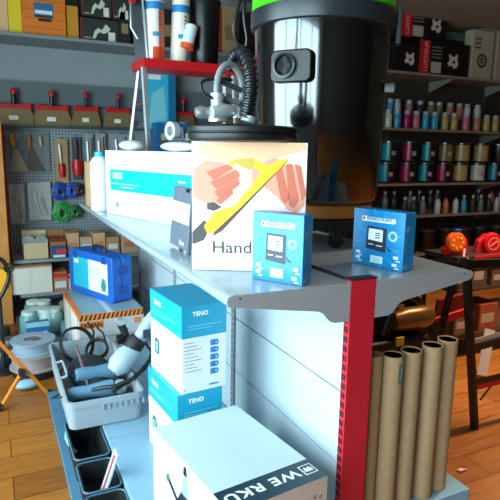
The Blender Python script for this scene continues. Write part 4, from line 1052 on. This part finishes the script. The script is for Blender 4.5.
# hanging packs
clear = M('#e2e8ec', .15, alpha=.2, bump=.6, scale=18)
def pack(px0, px1, py0, py1, label, kind, yy_=YP-.03):
    a = A(px0, py0, y=yy_); b = A(px1, py1, y=yy_); w_ = b.x-a.x; h_ = a.z-b.z
    t = T('hanging_pack', label, 'hand tool pack', (a.x+w_/2, yy_, a.z))
    tanc = M('#a88458', .7, 0, .06, 14)
    def tube(u0, v0, u1, v1, r0, r1, mat, nm='tool_handle'):
        MB().tube([(w_*(u0-.5), -.022, -h_*v0), (w_*((u0+u1)/2-.5), -.024, -h_*(v0+v1)/2), (w_*(u1-.5), -.022, -h_*v1)], r0, mat, 10, radii=[r0, max(r0, r1)*1.1, r1]).build(nm, t, smooth=True)
    wd = M('#d8963c', .4)
    if kind == 'spat':
        MB().b2((-w_/2, -.006, -h_), (w_/2, -.002, 0), M('#8a9094', .4, alpha=.5)).build('bag', t)
        tube(.16, .05, .19, .4, .022, .014, wd); tube(.55, .08, .56, .42, .018, .012, M('#a0683c', .4)); tube(.8, .12, .82, .35, .012, .01, M('#c8b080', .4))
        MB().prism([(w_*-.33, -h_*.42), (w_*-.23, -h_*.42), (w_*.0, -h_*.98), (w_*-.42, -h_*.98)], (0, -.02, 0), (1, 0, 0), (0, 0, 1), (0, .004, 0), M('#9c8c78', .35, .4)).build('blade', t)
        MB().prism([(w_*.02, -h_*.4), (w_*.12, -h_*.4), (w_*.4, -h_*.98), (w_*-.06, -h_*.98)], (0, -.014, 0), (1, 0, 0), (0, 0, 1), (0, .004, 0), M('#5c5650', .35, .4)).build('blade', t)
    if kind == 'knife':
        MB().b2((-w_/2, -.01, -h_), (w_/2, -.004, 0), tanc).build('backing_card', t, bevel=.002)
        tube(.45, .55, .5, .86, .028, .024, redp); tube(.35, .12, .45, .55, .012, .008, M('#c8ccd0', .3, .5), 'tool_blade')
    if kind == 'red':
        MB().b2((-w_/2, -.01, -h_), (w_/2, -.004, 0), M('#4c4a4a', .5)).build('backing_card', t, bevel=.002)
        tube(.5, .52, .5, .88, .05, .044, redp); tube(.4, .05, .5, .5, .02, .012, M('#2a2c30', .4), 'tool_blade')
    if kind == 'bag':
        MB().b2((-w_/2, -.008, -h_), (w_/2, -.002, 0), M('#a89c92', .6)).build('backing_card', t)
        tube(.3, .3, .45, .8, .012, .016, steel); tube(.6, .4, .8, .85, .014, .012, M('#2a2c2c', .4)); tube(.55, .15, .5, .5, .01, .01, M('#d0b060', .4))
        MB().prism([(w_*a_-w_/2, -h_*b_) for a_, b_ in ((.02, .02), (.98, .0), (1.0, .6), (.92, .98), (.4, .93), (.06, 1.0), (0, .5))], (0, -.045, 0), (1, 0, 0), (0, 0, 1), (0, .004, 0), clear).build('clear_bag', t)
    if kind == 'grey':
        MB().prism([(w_*a_-w_/2, -h_*b_) for a_, b_ in ((.02, .02), (.98, .0), (1.0, .6), (.92, .98), (.06, 1.0))], (0, -.02, 0), (1, 0, 0), (0, 0, 1), (0, .012, 0), M('#8f949a', .4, bump=.5, scale=18)).build('bag', t)
        tube(.3, .2, .35, .8, .014, .014, M('#c8ccd0', .3, .5)); tube(.7, .1, .65, .75, .014, .012, M('#7a6a5a', .4))
    MB().tube([(0, .03, .012), (0, -.05, .012), (0, -.06, .02)], .003, steel, 6).build('hook', t)
    return t
pack(4, 50, 131, 172, 'clear pack of wood handled spatulas at the top left of the perforated rack', 'spat')
pack(54, 69, 139, 183, 'tan card with a red handled knife with pale blade on the rack', 'knife')
pack(71, 82, 137, 180, 'dark card holding a thick red handled tool beside the tan card', 'red')
pack(84, 94, 134, 172, 'grey bag of thin tools right of the red handled tool', 'grey')
pack(95, 106, 133, 170, 'narrow grey bag furthest right on the rack, above the canister', 'grey')
pack(8, 26, 184, 224, 'clear bag with a small steel tool, lower left on the rack', 'bag')
pack(27, 52, 182, 220, 'wide clear bag with pliers and dark tools on the rack', 'bag')
pack(108, 132, 134, 160, 'wide grey bag on the rack behind the long white carton', 'grey')
# blue and green cable reels hanging
def hank(px, py, r, mat, label, n=7):
    c = A(px, py, y=YP-.06); mb = MB()
    for k in range(n):
        pts = [(r*(1-.09*k)*math.cos(a_)*(1+.12*math.sin(2*a_+k*1.7))+.01*math.sin(k*2.1), -.007*k, r*(1-.07*k)*math.sin(a_)*(1.05+.12*math.cos(a_*3+k))+.012*math.cos(k*1.3)) for a_ in [2*PI*i/24 for i in range(24)]]
        mb.tube(pts, .009, mat, 7, closed=True)
    mb.tube([(0, .05, r+.01), (0, -.04, r+.01)], .004, steel, 6)
    tag(mb.build('cord_hank', loc=c, smooth=True), label, 'cord')
hank(60, 192, .075, M('#1444a0', .4), 'blue cord hank hanging on the perforated rack left of the black one')
hank(72, 191, .065, M('#1c50b0', .4), 'second blue cord hank, nearer the shelf end on the rack')
hank(62, 213, .085, M('#1f9a3c', .4), 'bright green cord hank hanging below the blue cord')
hank(79, 190, .05, M('#3a1820', .4), 'dark red cord hank hanging beside the blue hanks')
hank(75, 212, .055, M('#1a6a34', .4), 'dark green cord hank hanging low beside the bright green one')

# shelf A and B at left bottom
YA = 5.32
zA = A(30, 260, y=YA).z; zB = A(40, 292, y=YA-.05).z
wshelf(.13, 2.0, zA, YA, 'wall_shelf', 'upper of the two low grey shelves at left under the hanging tools', M('#8c9496', .45))
wshelf(.17, 2.0, zB, YA-.1, 'wall_shelf', 'lower of the two low grey shelves at left, carrying a white box', M('#8c9496', .45))
# open-fronted boxes with discs
def discbox(px0, px1, py0, label, bc, dc):
    a = A(px0, 260, y=YA+.02); b = A(px1, 260, y=YA+.02); w_ = b.x-a.x; h_ = A((px0+px1)/2, py0, y=YA+.02).z-zA
    t = T('disc_box', label, 'box', ((a.x+b.x)/2, YA+.12, zA))
    mt = M(bc, .6, 0, .04, 12)
    MB().b2((-w_/2, -.1, 0), (w_/2, -.095, h_*.62), mt).b2((-w_/2, .09, 0), (w_/2, .1, h_), mt).b2((-w_/2, -.1, 0), (-w_/2+.004, .1, h_*.7), mt).b2((w_/2-.004, -.1, 0), (w_/2, .1, h_*.7), mt).b2((-w_/2, -.1, 0), (w_/2, .1, .004), mt).build('open_carton', t)
    for k in range(3):
        for s_ in (-.25, .25):
            MB().lathe([(.012, 0), (w_*.27, 0), (w_*.27, .006), (.012, .006)], M(dc, .3, .6), rot=Euler((PI/2-.15, 0, 0)), c=(s_*w_, -.06+k*.05, h_*.62), n=24).build('cutting_disc', t, smooth=True)
discbox(24, 49, 233, 'pale open box filled with silver cutting discs on the upper low shelf', '#d0b48c', '#a8aaa8')
discbox(50.5, 67, 232, 'open box with rust coloured discs next to the silver disc box', '#a86a44', '#8c4428')
t, w_, h_, F = wbox(52, 67, 246, 262, YA-.02, .03, M('#1f4f8c', .4), 'small blue and red label card in front of the rust disc box', base=zA, name='label_card')
pr = MB(); rect_print(pr, w_*.3, h_*.4, w_, h_*.75, F, M('#d0402c', .4)); rect_print(pr, w_*.1, h_*.1, w_*.9, h_*.3, F, offw); pr.build('printed_marks', t)
for i, (p0, p1, c_) in enumerate(((68, 80, '#c49a72'), (81, 93, '#b89a84'), (94, 106, '#c8a078'), (107, 120, '#b08a64'), (122, 138, '#bfa184'))):
    t, w_, h_, F = wbox(p0, p1, 233+i % 2*4, 262, YA+.04, .25, M(c_, .7, 0, .05, 10), '%s small brown carton from the rust disc box, on the upper low shelf' % ordn[i], base=zA)
    p_ = MB(); rect_print(p_, w_*.15, h_*.3, w_*.85, h_*.6, F, offw if i % 2 else M('#c87858', .5)); p_.build('paper_label', t)
# long white box on shelf B
t, w_, h_, F = wbox(9, 53, 268, 293, YA-.08, .3, M('#e6ddd0', .6, 0, .03, 8), 'wide white open carton on the lower of the low shelves', base=zB)
MB().b2((-w_/2-.003, -.153, h_), (w_/2+.003, .153, h_+.012), M('#c89c78', .6)).build('carton_rim', t)
MB().b2((-.0, -.1515, 0.01), (.004, -.15, h_-.01), M('#c8bcae', .6)).build('seam', t)
for x in (-.1, .05): MB().sph((x, .0, h_+.025), .035, blackm, (1.4, 1, .5), 12).build('black_part', t, smooth=True)
for i, (p0, p1, p2, c_) in enumerate(((54, 68, 272, '#c87a5c'), (69, 82, 274, '#cdb8a0'), (84, 100, 272, '#b0705a'))):
    t, w_, h_, F = wbox(p0, p1, p2, 292, YA-.06, .25, M(c_, .6), '%s small carton right of the wide white carton' % ordn[i], base=zB)
    p_ = MB(); rect_print(p_, 0, h_*.7, w_, h_*.95, F, M('#c43c20', .4)); rect_print(p_, w_*.1, h_*.15, w_*.9, h_*.5, F, offw); p_.build('printed_marks', t)
# goods under shelf B on the floor-level deck
tag(MB().b2((.12, 4.61, 0), (1.9, WB-.02, .05), M('#5a6064', .5)).b2((.12, 4.38, 0), (.425, 4.61, .05), M('#5a6064', .5)).build('floor_deck'), 'dark low deck at floor level below the left wall shelves', 'deck')
gj = M('#9cc4b4', .2, alpha=.8)
def jar(px, py, label, key):
    c = A(px, py, z=.05)
    t = T('jar', label, 'jar', (c.x, c.y, .051))
    MB().lathe([(.068, 0), (.074, .01), (.074, .15), (.055, .175)], M(key, .3), n=20).build('jar_body', t, smooth=True)
    MB().lathe([(.058, .17), (.058, .2), (.001, .202)], M('#d0dcd4', .4), n=20).build('jar_lid', t, smooth=True)
for i, (px, py, k) in enumerate(((30, 334, '#6fa0a0'), (38, 331, '#94c0b0'), (47.5, 331, '#a8d0c8'), (56, 330, '#88b0a4'), (34, 322, '#6a948c'), (45, 322, '#88a89c'))):
    jar(px, py, ['leftmost pale green jar on the low deck', 'pale green jar second from left on the low deck', 'lightest green jar on the low deck', 'pale green jar nearest the hazard striped carton', 'dull green jar in the back row, left one', 'grey-green jar in the back row, right one'][i], k)
c = A(38, 341, z=.05)
t, w_, h_, F = wbox(27, 50, 322, 340, c.y-.02, .06, M('#2464a8', .4), 'small blue and white carton in front of the green jars', base=.051)
pr = MB(); rect_print(pr, 0, h_*.75, w_, h_, F, M('#8cc4cc', .4)); rect_print(pr, w_*.25, h_*.3, w_*.9, h_*.5, F, M('#c4d4e0', .4)); pr.build('printed_marks', t)
def reelstack(c, r, h_, n, col, label):
    t = T('cable_drum', label, 'reel', c)
    MB().lathe([(.03, 0), (r, 0), (r, .012), (r*.9, .018), (r*.9, h_-.018), (r, h_-.012), (r, h_), (r*.4, h_), (r*.36, h_-.01), (.03, h_-.01)], M(col, .5, 0, .08, 20), n=36).build('reel_body', t, smooth=True)
    MB().lathe([(r*.36, h_-.012), (r*.3, h_+.002), (.02, h_+.002)], M('#6a5a5c', .5), n=24).build('reel_hub', t, smooth=True)
c = A(33, 366, z=.0); 
reelstack((.19, 3.95, .17), .15, .09, 2, '#8a9aa8', 'round pale grey reel lying on top at the left end below the low shelves')
reelstack((.2, 3.95, .06), .175, .109, 2, '#9a8a84', 'large round brownish reel lying under the pale grey reel')
tag(MB().lathe([(.15, 0), (.16, .01), (.16, .05), (.13, .06), (.001, .06)], blackm, n=32).build('black_reel', loc=(.2, 3.95, 0), smooth=True), 'flat black reel lying lowest under the brownish reel', 'reel')
reelstack((.62, 5.06, .051), .14, .14, 2, '#a8b0b4', 'pale round reel left of the hazard striped carton on the deck')
# sack and dark bits
tag(MB().sph((0, 0, 0), .5, M('#8fb4c8', .5, bump=.6, scale=14), (.16, .1, .06), 18).build('plastic_bag', loc=(A(27, 391, z=0).x, A(27, 391, z=0).y+.02, .04), smooth=True), 'small pale blue plastic bag on the floor by the orange stand', 'bag')
for i, (px, py, s_, c_) in enumerate(((6, 378, .08, '#2c3438'), (12, 364, .07, '#3a4650'), (4, 350, .06, '#27301f'))):
    q = A(px, py, z=0)
    o = MB().lathe([(s_*.9, 0), (s_, .01), (s_, .1), (s_*.8, .12), (.001, .12)], M(c_, .4), n=20).build('pot', loc=(q.x, q.y+.25, 0), smooth=True)
    tag(o, ['nearest dark pot on the floor behind the orange stand', 'blue-black pot behind the orange stand', 'dark olive pot at the left picture edge'][i], 'pot')

# orange folding stand
t = T('folding_stand', 'orange folding stand with crossed legs on the floor at the left edge', 'stand', (.25, 3.54, 0)); o_ = Vector(t.location)
om = M('#d87a14', .45)
J = A(22, 372, y=3.5)-o_
top1 = A(-3, 340, y=3.5)-o_; f1 = Vector((0, 0, 0))
MB().bar(f1, top1, .028, .022, om).build('leg', t, bevel=.003)
f2 = A(-1, 411, z=0)-o_
MB().bar(f2, J+Vector((.005, .015, 0)), .024, .018, om).build('leg', t, bevel=.003)
MB().tube([J+Vector((0, -.03, 0)), J+Vector((0, .03, 0))], .022, blackm, 12).build('joint', t, smooth=True)
MB().b2((-.015, -.02, 0), (.015, .02, .03), blackm).build('foot', t); MB().b2((-.02, -.02, 0), (.02, .02, .04), blackm).build('foot', t, loc=f2)
# black hose loop hung at the left edge
pts = cat([A(-6, 256, y=4.0), A(4, 262, y=4.0), A(9, 274, y=4.0), A(6, 286, y=4.0), A(1, 296, y=4.0), A(-6, 303, y=4.0)])
hk = T('hose_stand', 'black hose loop with yellow reel on a stand at the left picture edge', 'hose', (pts[0].x-.05, 4.0, 0)); o_ = Vector(hk.location)
MB().tube([p-o_ for p in pts], .015, black, 10).build('hose', hk, smooth=True)
MB().lathe([(.001, -.03), (.085, -.03), (.085, .03), (.001, .03)], M('#d89a18', .4), rot=Euler((PI/2, 0, 0)), c=tuple(A(-2, 280, y=4.05)-o_)).build('reel', hk, smooth=True)
q = A(-2, 280, y=4.05)-o_
MB().cyl((q.x, .05, 0), (q.x, .05, q.z), .015, blackm).build('post', hk); MB().lathe([(.08, 0), (.08, .02), (.02, .03)], blackm, c=(q.x, .05, 0)).build('foot_plate', hk)
MB().tube([A(9, 268, y=3.99)-o_+Vector((.03*math.cos(a_), 0, .03*math.sin(a_))) for a_ in [2*PI*k/16 for k in range(16)]], .006, black, 6, closed=True).build('ring', hk, smooth=True)

# ------------------------------------------------------------------ light
W = bpy.data.worlds.new('world'); bpy.context.scene.world = W; W.use_nodes = True
bg = W.node_tree.nodes['Background']; bg.inputs[0].default_value = (.55, .82, 1.0, 1); bg.inputs[1].default_value = 1.2
def area(name, loc, target, sx, sy, power, col):
    l = bpy.data.lights.new(name, 'AREA'); l.shape = 'RECTANGLE'; l.size = sx; l.size_y = sy; l.energy = power; l.color = col
    o = bpy.data.objects.new(name, l); C.objects.link(o); o.location = loc
    o.rotation_euler = (Vector(target)-Vector(loc)).to_track_quat('-Z', 'Y').to_euler()
    return o
area('window_daylight', (-1.65, .95, 1.6), (0, .95, 1.5), 5.2, 2.2, 205, (.66, .92, 1.0))
# area('shopfront_daylight', (-.1, -2.85, 1.6), (-.1, 0, 1.5), 1.9, 1.9, 17, (1.0, .93, .88))
# added ceiling lamps, out of view; right pair brightens the floor there
for i, (x, y) in enumerate(((1.2, 1.2), (1.2, 3.9), (3.6, 2.1), (5.0, 3.2))):
    t = T('added_lamp', ['added flush ceiling lamp above the near gondola end', 'added flush ceiling lamp above the far gondola end', 'added flush ceiling lamp at right near, brightening the floor', 'added flush ceiling lamp at right by the paint wall'][i], 'lamp', (x, y, 3.2))
    MB().b2((-.62, -.1, -.04), (.62, .1, 0), frm).build('housing', t)
    if x > 3:
        l_ = area('added_lamp_light', (x, y, 3.13), (x, y, 0), 1.2, .16, 36 if y < 3 else 12, (1, .74, .5)); l_.data.spread = math.radians(110)
    e_ = bpy.data.materials.new('added_lamp_diffuser'); e_.use_nodes = True; b_ = e_.node_tree.nodes['Principled BSDF']
    b_.inputs['Emission Color'].default_value = (1, .86, .7, 1); b_.inputs['Emission Strength'].default_value = .35
    MB().b2((-.6, -.08, -.05), (.6, .08, -.04), e_).build('diffuser', t)
sc = bpy.context.scene
sc.view_settings.view_transform = 'Standard'; sc.view_settings.look = 'None'; sc.view_settings.gamma = 1; sc.view_settings.use_curve_mapping = False
sc.view_settings.exposure = 1.0
